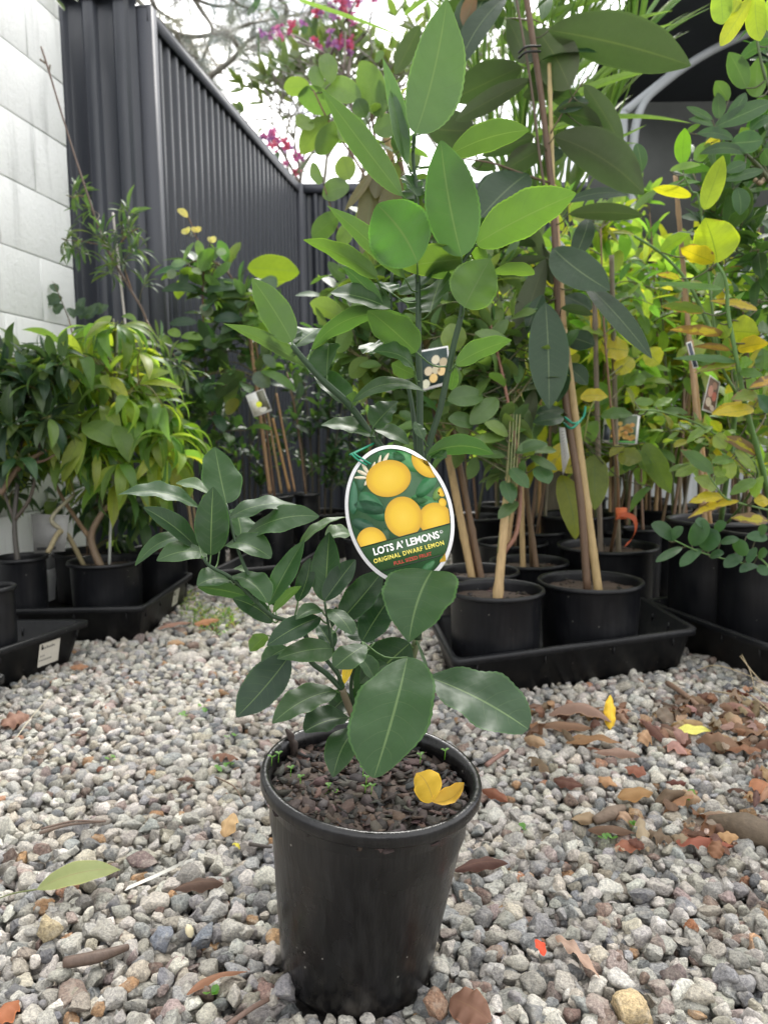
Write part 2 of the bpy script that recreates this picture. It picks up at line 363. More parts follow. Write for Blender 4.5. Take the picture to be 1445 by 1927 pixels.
SCOL = [((0.50, 0.49, 0.46), 30), ((0.60, 0.58, 0.53), 22), ((0.37, 0.375, 0.38), 17), ((0.23, 0.24, 0.255), 7), ((0.54, 0.50, 0.43), 8), ((0.44, 0.40, 0.33), 3), ((0.30, 0.22, 0.19), 4), ((0.48, 0.30, 0.17), 1.2), ((0.42, 0.22, 0.14), 0.4), ((0.68, 0.66, 0.62), 9), ((0.40, 0.33, 0.31), 4)]
_sc = np.array([c for c, _ in SCOL]); _sw = np.array([x for _, x in SCOL]); _sw = _sw/_sw.sum()
def rotmats(k):
    q = rng.normal(size=(k, 4)); q /= np.linalg.norm(q, axis=1)[:, None]; a, b, c, d = q.T
    return np.stack([np.stack([1-2*(c*c+d*d), 2*(b*c-a*d), 2*(b*d+a*c)], -1), np.stack([2*(b*c+a*d), 1-2*(b*b+d*d), 2*(c*d-a*b)], -1), np.stack([2*(b*d-a*c), 2*(c*d+a*b), 1-2*(b*b+c*c)], -1)], -2)
POT_BASE = V(-0.043, 0.896, 0.0)
def gravel(y0, y1, sp, sub, nvar, layers, rs):
    P0 = []
    for zl, keep in layers:
        ys = np.arange(y0, y1, sp*0.87)
        for i, y in enumerate(ys):
            hw = 0.62*y+0.25; xs = np.arange(-hw, hw, sp)+(i % 2)*sp/2
            for x in xs:
                if random.random() < keep: P0.append((x+random.uniform(-.4, .4)*sp, y+random.uniform(-.4, .4)*sp, zl+random.uniform(-0.003, 0.004)))
    Q = []
    for p in P0:
        r = random.uniform(*rs)*(1.0 if random.random() < 0.86 else 1.28)
        d = math.hypot(p[0]-POT_BASE[0], p[1]-POT_BASE[1])
        if d < 0.090+r*0.55: continue
        if any(inside(p, t) for t in TRAYS.values()): continue
        Q.append((*p, r))
    Q = np.array(Q); k = len(Q); vs, f = stone_variants(sub, nvar); nv = len(vs[0])
    var = rng.integers(0, nvar, k); R = rotmats(k); S = np.array(vs)[var]
    S = np.einsum('kij,kvj->kvi', R, S); S[:, :, 2] *= rng.uniform(0.7, 0.98, k)[:, None]
    S = S*Q[:, None, 3:4] + Q[:, None, :3]
    col = _sc[rng.choice(len(_sc), k, p=_sw)]*rng.uniform(0.54, 1.06, (k, 1))*np.array([1.0, 0.985, 0.955])*rng.uniform(0.97, 1.03, (k, 3))
    col = np.concatenate([col, np.zeros((k, 1))], 1)
    F = (f[None]+(np.arange(k)*nv)[:, None, None]).reshape(-1, 3)
    return S.reshape(-1, 3), F, np.repeat(col, nv, 0)
def build_gravel():
    mb = MB()
    for a in ((0.30, 1.25, 0.0195, 3, 60, ((-0.019, 1.0), (-0.008, 0.85), (0.002, 0.70)), (0.0085, 0.0190)), (1.25, 2.1, 0.0205, 2, 50, ((-0.014, 1.0), (0.0, 0.95)), (0.0095, 0.019)), (0.30, 1.5, 0.0105, 1, 12, ((-0.016, 0.8),), (0.003, 0.0075)), (2.1, 4.6, 0.027, 2, 20, ((-0.004, 1.0),), (0.015, 0.023))):
        v, f, c = gravel(*a); mb.add(v, f, None, c)
    o = single(mb, 'gravel', M['stone'], 'pale grey and cream crushed stone gravel covering the yard', 'gravel', (0, 0, 0), kind='stuff', smooth=False)
# ------------------------------------------------------------------ fence, block wall, shed
def dmetal(name, c, rough=0.4, met=0.0):
    m, n, _, L = mat(name); mp = n.nodes.new('ShaderNodeMapping'); mp.inputs['Scale'].default_value = (1, 1, 0.05); L(objco(n), mp.inputs[0])
    a = noise(n, 14, 4, mp.outputs[0]); b = noise(n, 3, 3, objco(n))
    cc = mixc(n, a, tuple(x*0.85 for x in c), tuple(x*1.2+0.004 for x in c)); pbr(n, cc, math_(n, 'MULTIPLY_ADD', b, 0.25, rough-0.1), a, 0.03, 0.5, 0.002, **{'Metallic': met}); return m
M['fence'] = dmetal('dark_grey_sheet_steel', (0.033, 0.038, 0.050), 0.38, 0.0); M['rail'] = dmetal('grey_steel_channel', (0.047, 0.051, 0.063), 0.6)
FH = 2.4
F0 = G(555, 345, FH); F1 = G(265, 10, FH)
fd = nrm((F1-F0)*V(1, 1, 0)); fn = V(-fd[1], fd[0], 0)      # along the fence towards the camera; fn sideways
if np.dot(fn, V(1, 0, 0)) < 0: fn = -fn
def corrugated(mb, A, B, z0, z1, pitch, depth, nout, col=(0.5,)*3):
    Lh = np.linalg.norm((B-A)[:2]); d = nrm((B-A)*V(1, 1, 0)); k = int(Lh/pitch)+1; pts = []
    for i in range(k):
        for a, o in ((0.0, 0), (0.06, 0.12), (0.12, 0.9), (0.16, 1), (0.44, 1), (0.48, 0.9), (0.54, 0.12), (0.60, 0)):
            q = (i+a)*pitch
            if q < Lh: pts.append(A+d*q+nout*depth*(o-0.5))
    pts.append(B-nout*depth*0.5); pts = np.array(pts)
    n = len(pts); v = np.concatenate([pts*V(1, 1, 0)+V(0, 0, z0), pts*V(1, 1, 0)+V(0, 0, z1)])
    mb.add(v, [(i, i+1, n+i+1, n+i) for i in range(n-1)], None, col)
def post(mb, c, d, n, w, t, z0, z1): box(mb, (c[0], c[1], (z0+z1)/2), (w, t, z1-z0), (d, n, V(0, 0, 1)))
def fence(A, B, nout, label, pitch, posts, z1=FH):
    r = empty('metal_fence', (A[0], A[1], 0), label, 'fence')
    mb = MB(); corrugated(mb, A, B, 0.0, z1-0.03, pitch, 0.032, nout); p = mb.build('panel', M['fence'], r, smooth=False)
    d = nrm((B-A)*V(1, 1, 0)); c = (A+B)/2; ln = np.linalg.norm((B-A)[:2])
    mb = MB(); X = (d, nout, V(0, 0, 1)); 
    box(mb, (c[0], c[1], z1-0.004), (ln, 0.062, 0.008), X)
    for s in (-1, 1): q = c+nout*s*0.028; box(mb, (q[0], q[1], z1-0.035), (ln, 0.006, 0.054), X)
    mb.build('top_rail', M['rail'], r, smooth=False)
    for t in posts:
        q = A+(B-A)*t; mb = MB(); post(mb, q, d, nout, 0.055, 0.085, 0, z1+0.002); mb.build('post', M['rail'], r, smooth=False)
    return r
Ls = np.linalg.norm(F1-F0)
fence(F0, F1, fn, 'long dark grey corrugated steel fence running away beside the white block wall', Ls/28.0, (1.0-0.012,))
B1 = F0+V(3.6, 0.10, 0)+fn*0.03; fence(F0+V(0.03, 0.04, 0), B1, V(0, -1, 0), 'dark grey corrugated steel fence across the back under the pink flowers', Ls/28.0, (0.0, 0.66))
R0 = F1+V(-0.02, -0.02, 0); R1 = R0+V(-1.1, 0.0, 0); fence(R1, R0, V(0, -1, 0), 'short dark corrugated steel fence section between the white wall and the long fence', 0.125, (0.18,), 2.47)

# white painted block wall
wm, n, _, L = mat('white_painted_block'); oc = objco(n); z = noise(n, 55, 7, oc, rough=0.7); z2 = noise(n, 3.0, 5, oc); mp = n.nodes.new('ShaderNodeMapping'); mp.inputs['Scale'].default_value = (9, 9, 1.1); L(oc, mp.inputs[0]); z3 = noise(n, 2, 5, mp.outputs[0])
c = mixc(n, ramp(n, z2, [(0.35, 0), (0.75, 0.5)]), (0.88, 0.89, 0.88), (0.78, 0.79, 0.78)); c = mixc(n, ramp(n, z3, [(0.54, 0), (0.8, 0.45)]), c, (0.27, 0.28, 0.27))
c = mixc(n, ramp(n, z, [(0.24, 0.6), (0.34, 0)]), c, (0.3, 0.3, 0.29)); pbr(n, c, 0.8, z, 0.9, 0.25, 0.005); M['block'] = wm
E = P(128, 300, 3.05); CH = 0.235; wd = nrm((F1-F0)*V(1, 1, 0)); wn_ = V(-wd[1], wd[0], 0); wn_ = wn_ if wn_[0] > 0 else -wn_
r = empty('block_wall', (E[0], E[1], 0), 'white painted concrete block wall along the left side', 'wall')
mb = MB(); zc = P(0, 65, 2.63)[2]-CH*11; ii = 0
for k in range(-1, 14):
    za = zc+k*CH
    for j in range(-1, 8):
        a = j*0.46+(0.23 if k % 2 else 0.0); a0 = max(0.0, a); a1 = min(3.2, a+0.46)
        if a1-a0 < 0.03: continue
        h = 0.197; q = E*V(1, 1, 0)+wd*((a0+a1)/2)-wn_*0.09
        zz0 = max(0.0, za+0.002); zz1 = za+CH-0.002
        if zz1 <= 0.02: continue
        mb2 = MB(); dx = random.uniform(-0.0012, 0.0012)
        # block with slightly rounded face edges
        X0, X1 = -(a1-a0)/2+0.002, (a1-a0)/2-0.002; bz = 0.004; cz = (zz0+zz1)/2; hh = (zz1-zz0)/2
        loops = [(0.09+dx-0.016, 0.0), (0.09+dx-0.0025, 0.0), (0.09+dx-0.0007, bz*0.5), (0.09+dx, bz)]
        vs = []
        for o, ins in loops:
            for sx_, sz_ in ((-1, -1), (1, -1), (1, 1), (-1, 1)):
                vs.append(q+wd*(sx_*((X1-X0)/2-ins))+wn_*o+V(0, 0, cz+sz_*(hh-ins)))
        f = [tuple(range(12, 16))]
        for l in range(3):
            for s_ in range(4): f.append((l*4+s_, l*4+(s_+1) % 4, (l+1)*4+(s_+1) % 4, (l+1)*4+s_))
        mb.add(np.array(vs), f); ii += 1
c_ = E+wd*1.6-wn_*0.106; box(mb, (c_[0], c_[1], 1.45), (3.198, 0.1795, 2.9), (wd, wn_, V(0, 0, 1)))
mb.build('blocks', M['block'], r, smooth=False)

# shed with dark ceiling and white bent frame at the right
r = empty('open_shed', (1.45, 4.8, 0), 'dark open shed with white bent frame and pale lower cladding at the back right', 'shed')
M['shedroof'] = flat('dark_roof_sheet', (0.030, 0.034, 0.045), 0.6, 6); M['shedwall'] = flat('grey_shed_lining', (0.085, 0.09, 0.085), 0.8, 5); M['white'] = flat('white_paint', (0.34, 0.36, 0.38), 0.5, 20, 0.12); M['pale'] = flat('pale_cladding', (0.42, 0.44, 0.45), 0.6, 8, 0.2)
mb = MB(); corrugated(mb, V(1.25, 4.0, 0), V(6.0, 4.0, 0), 0, 1, 0.19, 0.03, V(0, 0, 1)); v = mb.v[0]; k = len(v)//2
v[:, 2] = np.where(np.arange(len(v)) < k, 2.80, 2.62)+np.tile(np.resize([0, .02, .02, 0], k), 2)*0; v[k:, 1] = 5.0; mb.build('roof', M['shedroof'], r, smooth=False)
mb = MB(); box(mb, (3.55, 5.0, 2.15), (4.5, 0.05, 0.94)); mb.build('upper_wall', M['shedwall'], r, smooth=False)
mb = MB(); corrugated(mb, V(1.3, 5.0, 0), V(5.8, 5.0, 0), 0.0, 1.66, 0.2, 0.02, V(0, -1, 0)); mb.build('cladding', M['pale'], r, smooth=False)
fr = [[(1168, 520), (1170, 330), (1173, 212)], [(1173, 212), (1225, 170), (1290, 118)], [(1187, 520), (1190, 300), (1205, 205), (1250, 155), (1330, 100), (1445, 45), (1520, 10)]]
for q in fr:
    mb = MB(); tube(mb, spline([P(x, y, 4.1) for x, y in q], 8), 0.022, 10, (0.7, 0.72, 0.75)); mb.build('frame_tube', M['white'], r)
mb = MB(); A = P(1300, 640, 4.4); B = P(1500, 575, 4.0); tube(mb, [A, B], 0.02, 10); mb.build('rail', M['white'], r)

# ------------------------------------------------------------------ trays
def rounded(q, rr, k=4):
    q = [np.array(p[:2]) for p in q]; o = []
    for i in range(4):
        p, a, b = q[i], q[i-1], q[(i+1) % 4]; u = nrm(a-p)*rr; v = nrm(b-p)*rr
        for t in np.linspace(0, 1, k): o.append((1-t)**2*(p+u)+2*t*(1-t)*p+t*t*(p+v))
    return np.array(o)
def inset(q, d):
    q = [np.array(p[:2]) for p in q]; o = []
    for i in range(4):
        p, a, b = q[i], q[i-1], q[(i+1) % 4]; u = nrm(a-p); v = nrm(b-p); s = abs(u[0]*v[1]-u[1]*v[0]); o.append(p+(u+v)*d/max(0.3, s))
    return o
def tray(q, h, label, group='black nursery trays on the gravel'):
    q = [np.array(p[:2]) for p in q]; c = sum(q)/4; z0 = 0.004
    TRAYS[label] = [tuple(p) for p in inset(q, 0.035)]
    r = empty('plant_tray', (c[0], c[1], 0), label, 'tray', group); mb = MB(); rings = []
    for d, z in ((0.034, z0), (0.014, h-0.02), (0.001, h-0.018), (0.0, h-0.002), (0.002, h), (0.014, h), (0.017, h-0.003), (0.038, z0+0.008)):
        p = rounded(inset(q, d), 0.03); rings.append(np.column_stack([p, np.full(len(p), z)]))
    n = len(rings[0]); f = []
    for i in range(len(rings)-1):
        for j in range(n): f.append((i*n+j, i*n+(j+1) % n, (i+1)*n+(j+1) % n, (i+1)*n+j))
    f.append(tuple(range((len(rings)-1)*n, len(rings)*n))); f.append(tuple(range(n-1, -1, -1))); mb.add(np.concatenate(rings), f)
    for i in range(4):
        a, b = q[i], q[(i+1) % 4]; d = nrm(b-a); ln = np.linalg.norm(b-a); nn = np.array([d[1], -d[0]]); nn = -nn if np.dot(nn, c-a) > 0 else nn
        for t in (0.1, 0.36, 0.64, 0.9): p = a+d*ln*t-nn*0.020; box(mb, (p[0], p[1], h-0.032), (0.004, 0.012, 0.024), (np.append(d, 0), np.append(nn, 0), V(0, 0, 1)))
    mb.build('shell', M['tray'], r, smooth=False); return r
TH = 0.115
t1 = [G(851, 1244, TH), G(1316, 1183, TH), G(1207, 1122, TH), G(806, 1160, TH)]
tray(t1, TH, 'black plastic tray holding the two staked pots nearest the lemon tree on the right')
t2 = [G(1207, 1127, TH), G(1450, 1217, TH), G(1790, 1170, TH), G(1500, 1095, TH)]
tray(t2, TH, 'black plastic tray at the right edge under the two tall pots')
t3 = [G(-110, 1150, TH), G(272, 1142, TH), G(366, 1077, TH), G(15, 1074, TH)]
tray(t3, TH, 'black plastic tray under the light green bush by the white wall')
A = G(175, 1165, TH); Bq = A+(G(0, 1223, TH)-A)*1.5; t4 = [Bq+V(-0.5, 0.05, 0), Bq, A, A+V(-0.55, 0.02, 0)]
tray(t4, TH, 'black plastic tray at the left edge with a cream paper sticker on its side')
A5 = G(19, 1266, TH); t5 = [A5+V(-0.5, -0.35, 0), A5+V(-0.06, -0.33, 0), A5, A5+V(-0.45, 0.03, 0)]
tray(t5, TH, 'corner of a black tray poking in at the lower left edge')
t6 = [G(388, 1076, TH), G(560, 1062, TH), G(640, 1012, TH), G(470, 1037, TH)]
tray(t6, TH, 'black plastic tray behind the lemon branches under the square dark pots')

# ------------------------------------------------------------------ pots
def pot_mesh(root, base, axis, h, R, taper=0.87, lip=0.012, fill=0.03, mat_='pot', sides=56, chips=40, soilcol=(0.06, 0.04, 0.03), name='pot'):
    lw = R*0.05+0.003
    prof = [(R*taper*0.9, 0.0), (R*taper*0.985, 0.003), (R*taper, 0.012), (R*(taper*0.45+0.93*0.55), h*0.55), (R-lw*1.15, h-lip-0.004), (R-lw*1.0, h-lip-0.001), (R-0.0015, h-lip), (R, h-lip+0.002), (R, h-0.005), (R-0.002, h-0.001), (R-lw*0.6, h), (R-lw*1.1, h-0.003), (R-lw*1.3, h-lip), (R*0.90, h-0.06), (R*taper*0.95, h*0.3)]
    mb = MB(); lathe(mb, prof, base, axis, sides); p = mb.build(name, M[mat_], root)
    # potting mix
    mb = MB(); ax = nrm(axis); x, y = frame_of(ax, V(0, 1, 0)); sr = (R-lw*1.35)*0.985; c0 = base+ax*(h-fill); rings = [np.array([c0+ax*0.004])]; f = []
    for i, rr in enumerate(np.linspace(0.2, 1, 6)):
        an = np.linspace(0, 2*pi, 28, endpoint=False); rings.append(np.array([c0+(x*cos(a)+y*sin(a))*sr*rr+ax*(random.uniform(-0.003, 0.004)) for a in an]))
    for j in range(28): f.append((0, 1+j, 1+(j+1) % 28))
    for i in range(5):
        for j in range(28): a = 1+i*28+j; b = 1+i*28+(j+1) % 28; f.append((a, a+28, b+28, b))
    mb.add(np.concatenate(rings), [tuple(q) for q in f], None, soilcol)
    for _ in range(chips):
        a = random.uniform(0, 6.283); rr = sr*0.96*math.sqrt(random.random()); s = random.uniform(0.5, 1.3)*R*0.06
        chip(mb, c0+(x*cos(a)+y*sin(a))*rr+ax*random.uniform(0.001, 0.008), s)
    s_ = mb.build('potting_mix', M['bark'], root, smooth=False); return p, c0, sr
CHIPC = [(0.018, 0.013, 0.010), (0.03, 0.020, 0.015), (0.048, 0.031, 0.024), (0.075, 0.05, 0.040), (0.012, 0.010, 0.009), (0.04, 0.034, 0.029)]
def chip(mb, c, s, flatness=0.25):
    k = random.randint(4, 6); an = sorted(random.uniform(0, 6.283) for _ in range(k)); an = [2*pi*i/k+random.uniform(-.4, .4) for i in range(k)]
    nn = nrm(V(random.gauss(0, .38), random.gauss(0, .38)-0.2, 1)); x, y = frame_of(nn); el = random.uniform(0.3, 0.8); ph = random.uniform(0, 6.28); X = x*cos(ph)+y*sin(ph); Y = -x*sin(ph)+y*cos(ph)
    t = s*flatness*random.uniform(.5, 1.2); top = [c+X*cos(a)*s*random.uniform(.8, 1.1)+Y*sin(a)*s*el+nn*t*random.uniform(.5, 1) for a in an]; bot = [p-nn*t*1.4 for p in top]
    f = [tuple(range(k))]+[(i, i+k, (i+1) % k+k, (i+1) % k) for i in range(k)]; mb.add(np.array(top+bot), f, None, jit(random.choice(CHIPC), 0.25))
def pot_at(px, py, wpx, D, bz, label, cat='potted plant', group=None, name='potted_plant', **k):
    rc = P(px, py, D); R = wpx*D/FPX/2; base = V(rc[0], rc[1], bz); root = empty(name, base, label, cat, group)
    p, c0, sr = pot_mesh(root, base, V(0, 0, 1), rc[2]-bz, R, **k); return root, c0, sr, base
def stake(root, a, b, r=0.006, col=(0.42, 0.28, 0.13), name='stake', sway=0.0):
    n = max(8, int(np.linalg.norm(b-a)/0.02)); t = np.linspace(0, 1, n); pts = a+(b-a)*t[:, None]; ln = np.linalg.norm(b-a)
    pts = pts+np.outer(np.sin(t*pi*1.3), V(sway, 0, 0)); d = t*ln; ph = random.uniform(0, .1); rr = r*(1-0.12*t)+r*0.22*np.exp(-(((d+ph) % 0.13-0.065)/0.004)**2)
    mb = MB(); tube(mb, pts, rr, 8, jit(col, 0.12)); return mb.build(name, M['wood'], root)
def soil_pt(c0, sr, dx, dy): return c0+V(dx*sr, dy*sr, -0.01)
build_gravel()
# ------------------------------------------------------------------ the lemon tree in its pot
KD = 1.055; LD = 0.845*KD
base = V(-0.043, 0.896, -0.004); top = P(700, 1447, 0.918); ax = top-base; hh = np.linalg.norm(ax); ax = nrm(ax)
lemon = empty('potted_lemon_tree', base, 'young lemon tree in a tall glossy black pot alone on the gravel in front', 'potted tree')
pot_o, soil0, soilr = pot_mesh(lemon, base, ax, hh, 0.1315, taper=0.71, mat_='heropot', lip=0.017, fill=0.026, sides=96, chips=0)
x, y = frame_of(ax, V(0, 1, 0)); mb = MB()
for i in range(1150):
    a = random.uniform(0, 6.283); rr = soilr*0.985*math.sqrt(random.random()); chip(mb, soil0+(x*cos(a)+y*sin(a))*rr+ax*random.uniform(-0.002, 0.006), random.choice([0.003, 0.005, 0.008, 0.011, 0.013])*random.uniform(.8, 1.2), 0.09)
for (px_, py_) in ((545, 1400), (552, 1415)):   # an upright sliver of bark by the rim
    q = P(px_, py_, 0.98); tube(mb, [q-ax*0.02, q+V(0.002, 0, 0.012), q+V(-0.004, 0, 0.02)], [0.006, 0.005, 0.002], 5, (0.035, 0.024, 0.02))
mb.build('bark_mulch', M['bark'], lemon, smooth=False)
cA = CR(220, 820, 3.6125); cB = CR(420, 970, 3.6125); cC = CR(540, 1140, 3.0104); cD = CR(420, 480, 2.89); cE = CR(560, 0, 2.6759); cF = CR(820, 0, 2.89); cG = CR(780, 480, 3.1075); cH = CR(1145, 0, 4.8167); cI = CR(1145, 400, 4.8167); cJ = CR(1145, 740, 3.21)
def line(pts, n=5): return spline([P(*(p[0](p[1], p[2])), p[3]*KD) if callable(p[0]) else P(p[0], p[1], p[2]*KD) for p in pts], n)
LS = []
def lstem(mb, pts, r, col):
    l = line(pts, 6); tube(mb, l, r, 9, col); d = np.array([l[0]+(l[-1]-l[0])*0]); dense = np.concatenate([np.linspace(l[i], l[i+1], 6) for i in range(len(l)-1)]); LS.append(dense)
GS = (0.022, 0.052, 0.02); WS = (0.16, 0.13, 0.085)
mb = MB(); sw = MB()
lstem(sw, [(668, 1420, .865), (cC, 395, 690, .860), (cC, 350, 570, .856), (cC, 312, 470, .850)], [0.0050, 0.0044, 0.0042], WS)
lstem(mb, [(cC, 312, 472, .850), (cC, 225, 385, .845), (cC, 130, 305, .84), (cB, 555, 800, .835), (cB, 440, 720, .83), (cB, 330, 680, .825), (cA, 960, 1140, .82), (cA, 800, 980, .815), (cA, 640, 890, .81), (cA, 590, 830, .808)], [0.0034, 0.0018], GS)
lstem(mb, [(cA, 960, 1140, .82), (cA, 900, 960, .82), (cA, 865, 880, .82), (cA, 825, 780, .82), (cA, 790, 660, .822), (cA, 745, 470, .825)], [0.0022, 0.0016], GS)
lstem(mb, [(cC, 312, 472, .850), (cC, 290, 390, .842), (cC, 210, 290, .832), (cB, 650, 900, .825)], [0.0028, 0.002], GS)
lstem(mb, [(cC, 318, 460, .850), (cB, 770, 1040, .84), (cB, 745, 900, .83), (cB, 715, 740, .825), (cB, 690, 590, .82)], [0.0026, 0.0014], GS)
lstem(mb, [(690, 1400, .875), (cC, 365, 500, .865), (cC, 385, 330, .855), (cB, 910, 950, .85), (cB, 945, 860, .84)], [0.0026, 0.0016], GS)
lstem(sw, [(722, 1440, .885), (745, 1330, .882), (cC, 705, 300, .878), (cC, 735, 190, .875)], [0.0056, 0.0052, 0.005], (0.10, 0.12, 0.055))
lstem(mb, [(cC, 735, 190, .875), (798, 1100, .875), (805, 1000, .878), (796, 880, .88), (cD, 1070, 1040, .88), (cD, 1068, 700, .88), (cD, 1062, 540, .88), (cD, 1060, 250, .88), (cD, 1055, 60, .878), (cE, 600, 1150, .875), (cE, 598, 980, .872), (cE, 582, 800, .868), (cE, 585, 680, .865)], [0.0052, 0.0048, 0.0042, 0.0034, 0.0026, 0.0018], GS)
lstem(mb, [(798, 1090, .876), (792, 960, .872), (770, 900, .868), (cD, 830, 1010, .86), (cD, 690, 820, .85), (cD, 550, 690, .84), (cD, 440, 570, .832), (cD, 375, 490, .828)], [0.0042, 0.0042, 0.004, 0.003], GS)
lstem(mb, [(800, 1020, .877), (803, 900, .874), (cD, 1120, 1030, .87), (cD, 1180, 830, .865), (cD, 1250, 500, .855), (cD, 1298, 300, .848), (cD, 1292, 180, .85), (cE, 830, 1330, .85), (cE, 880, 1250, .85)], [0.0042, 0.004, 0.0036, 0.003, 0.002], GS)
lstem(mb, [(792, 1000, .878), (cD, 1040, 950, .89), (cD, 1015, 760, .895), (cD, 960, 500, .90), (cD, 912, 300, .90), (cD, 918, 90, .90)], [0.003, 0.002], GS)
sw.build('trunk', M['wood'], lemon); 
DK = (0.013, 0.045, 0.013); MD = (0.028, 0.075, 0.021); LG = (0.055, 0.115, 0.032); YG = (0.085, 0.165, 0.030)
SB = -0.07
lf = MB()
def hero(cr, rows):
    for r in rows:
        b, t, w, tilt, face, db, dt, bow, col = r[:9]; k = dict(fold=random.uniform(.1, .38), wave=random.uniform(.02, .055), serr=0.02, rows=42, twist=random.gauss(0, .3), cols=4, ab=(0.72, 0.72), curl=0.05)
        if len(r) > 9: k.update(r[9])
        pet = k.pop('pet', True)
        B = leafpx(lf, cr, b, t, w*1.1, LD, tilt, face, db, dt, bow, jit(col, 0.1), **k)
        if pet:
            A, d = nearest(B, LS)
            if d < 0.07: petiole(mb, B, A, 0.0009, (0.06, 0.13, 0.03))
RD = dict(ab=(0.58, 0.70)); PT = dict(ab=(0.8, 1.0)); FD = dict(fold=0.5); OB = dict(ab=(0.9, 0.5))
hero(cA, [
 ((745, 460), (668, 78), 238, 42, 1, 0, .015, -.03, MD, RD), ((640, 812), (655, 348), 214, 12, 1, -.03, -.03, .03, DK, RD),
 ((565, 495), (10, 400), 105, 52, 1, 0, -.05, .12, MD, PT), ((545, 765), (180, 487), 125, 38, 1, -.01, -.05, .06, DK, RD),
 ((610, 805), (272, 850), 125, 45, 1, -.01, -.05, .14, MD, RD), ((550, 690), (125, 885), 85, 50, 1, .0, -.03, .2, MD),
 ((625, 395), (405, 320), 62, 60, 1, .03, .05, .1, LG), ((760, 560), (1262, 485), 108, 62, 1, 0, .02, .12, MD, PT),
 ((842, 708), (1375, 548), 118, 60, 1, 0, -.03, .1, MD), ((845, 715), (800, 500), 165, 45, 1, .02, .05, .05, MD, RD),
 ((700, 780), (1050, 832), 112, 55, 1, -.01, -.04, .22, MD, OB), ((770, 985), (545, 1018), 118, 50, 1, -.01, -.05, .12, MD, RD),
 ((770, 958), (1025, 1138), 150, 46, 1, -.02, -.05, .16, MD, OB), ((885, 925), (800, 900), 42, 55, 1, .01, .02, .1, LG),
 ((1062, 1262), (788, 1105), 118, 25, 1, 0, -.02, .08, DK, RD), ((880, 1090), (550, 1030), 100, 35, -1, .02, .0, .08, DK),
 ((580, 480), (640, 380), 60, 40, 1, .03, .03, 0, LG)])
hero(cB, [
 ((310, 612), (556, 162), 135, 30, 1, -.02, .0, .08, MD, PT), ((520, 205), (842, 12), 58, 60, 1, .0, .03, .1, LG, dict(pet=False)),
 ((700, 160), (880, 130), 90, 60, 1, .04, .06, .1, LG, dict(pet=False, ab=(.6, .6))),
 ((510, 585), (590, 290), 105, 20, 1, -.01, .01, .03, DK, RD), ((692, 582), (722, 112), 186, 18, 1, .0, .01, .03, DK, RD),
 ((690, 580), (898, 300), 138, 25, 1, -.02, .0, .04, DK, RD), ((800, 715), (1085, 375), 185, 28, 1, .0, .01, .03, DK, RD),
 ((945, 855), (1195, 478), 190, 25, 1, .01, .03, .04, DK, RD), ((712, 636), (880, 812), 118, 42, 1, -.02, -.05, .14, MD, OB),
 ((668, 640), (495, 708), 92, 40, 1, -.02, -.05, .12, MD, RD), ((656, 692), (298, 885), 142, 30, 1, -.02, -.06, .08, DK, RD),
 ((738, 905), (368, 975), 165, 35, 1, -.02, -.06, .08, MD, RD), ((745, 905), (640, 738), 110, 20, 1, .01, .03, .03, DK, RD),
 ((975, 880), (758, 1035), 155, 38, 1, -.03, -.06, .1, MD, OB), ((760, 1190), (335, 1415), 175, 38, 1, .0, -.05, .07, MD, RD),
 ((445, 962), (92, 1370), 240, 10, 1, .0, -.03, .03, (0.018, 0.045, 0.024), RD), ((440, 900), (262, 1030), 118, 30, 1, .01, .0, .06, MD, RD),
 ((300, 815), (183, 925), 95, 30, -1, .03, .03, .03, LG, RD), ((340, 662), (532, 480), 62, 40, -1, -.02, -.02, .1, LG),
 ((350, 615), (430, 445), 130, 25, 1, .02, .04, .04, DK, RD), ((1420, 375), (1262, 862), 450, 24, 1, -.08, -.12, .10, MD, dict(ab=(.42, .8), fold=.3)),
 ((905, 940), (1030, 1120), 100, 40, 1, .01, .0, .1, MD), ((740, 760), (770, 620), 50, 20, 1, .01, .02, .0, DK),
 ((960, 850), (880, 720), 170, 25, 1, .03, .05, 0, DK, RD), ((1010, 700), (900, 640), 120, 20, 1, .05, .06, 0, DK, RD)])
hero(cC, [
 ((682, 292), (492, 976), 385, 30, 1, -.03, -.14, .10, (0.022, 0.070, 0.018), dict(ab=(.70, .62), fold=.14, sb=SB)),
 ((797, 402), (1365, 700), 300, 36, 1, .0, -.05, .10, (0.021, 0.064, 0.020), dict(ab=(.8, .42))),
 ((695, 212), (385, 500), 270, 25, 1, .02, .03, .04, DK, RD), ((570, 330), (412, 440), 100, 45, 1, .02, .02, .1, MD),
 ((510, 440), (370, 590), 140, 25, 1, .03, .03, .04, DK, RD), ((355, 500), (235, 615), 130, 25, 1, .03, .03, .04, DK, RD),
 ((352, 634), (97, 715), 155, 45, 1, .0, -.02, .1, DK, OB), ((402, 694), (262, 972), 165, 30, 1, .0, -.05, .12, MD, RD),
 ((325, 440), (385, 282), 50, 10, 1, .0, .01, .1, (0.62, 0.42, 0.03)), ((497, 208), (440, 185), 36, 30, 1, .02, .03, 0, DK),
 ((735, 200), (805, 402), 18, 30, 1, .02, .0, .0, MD)])
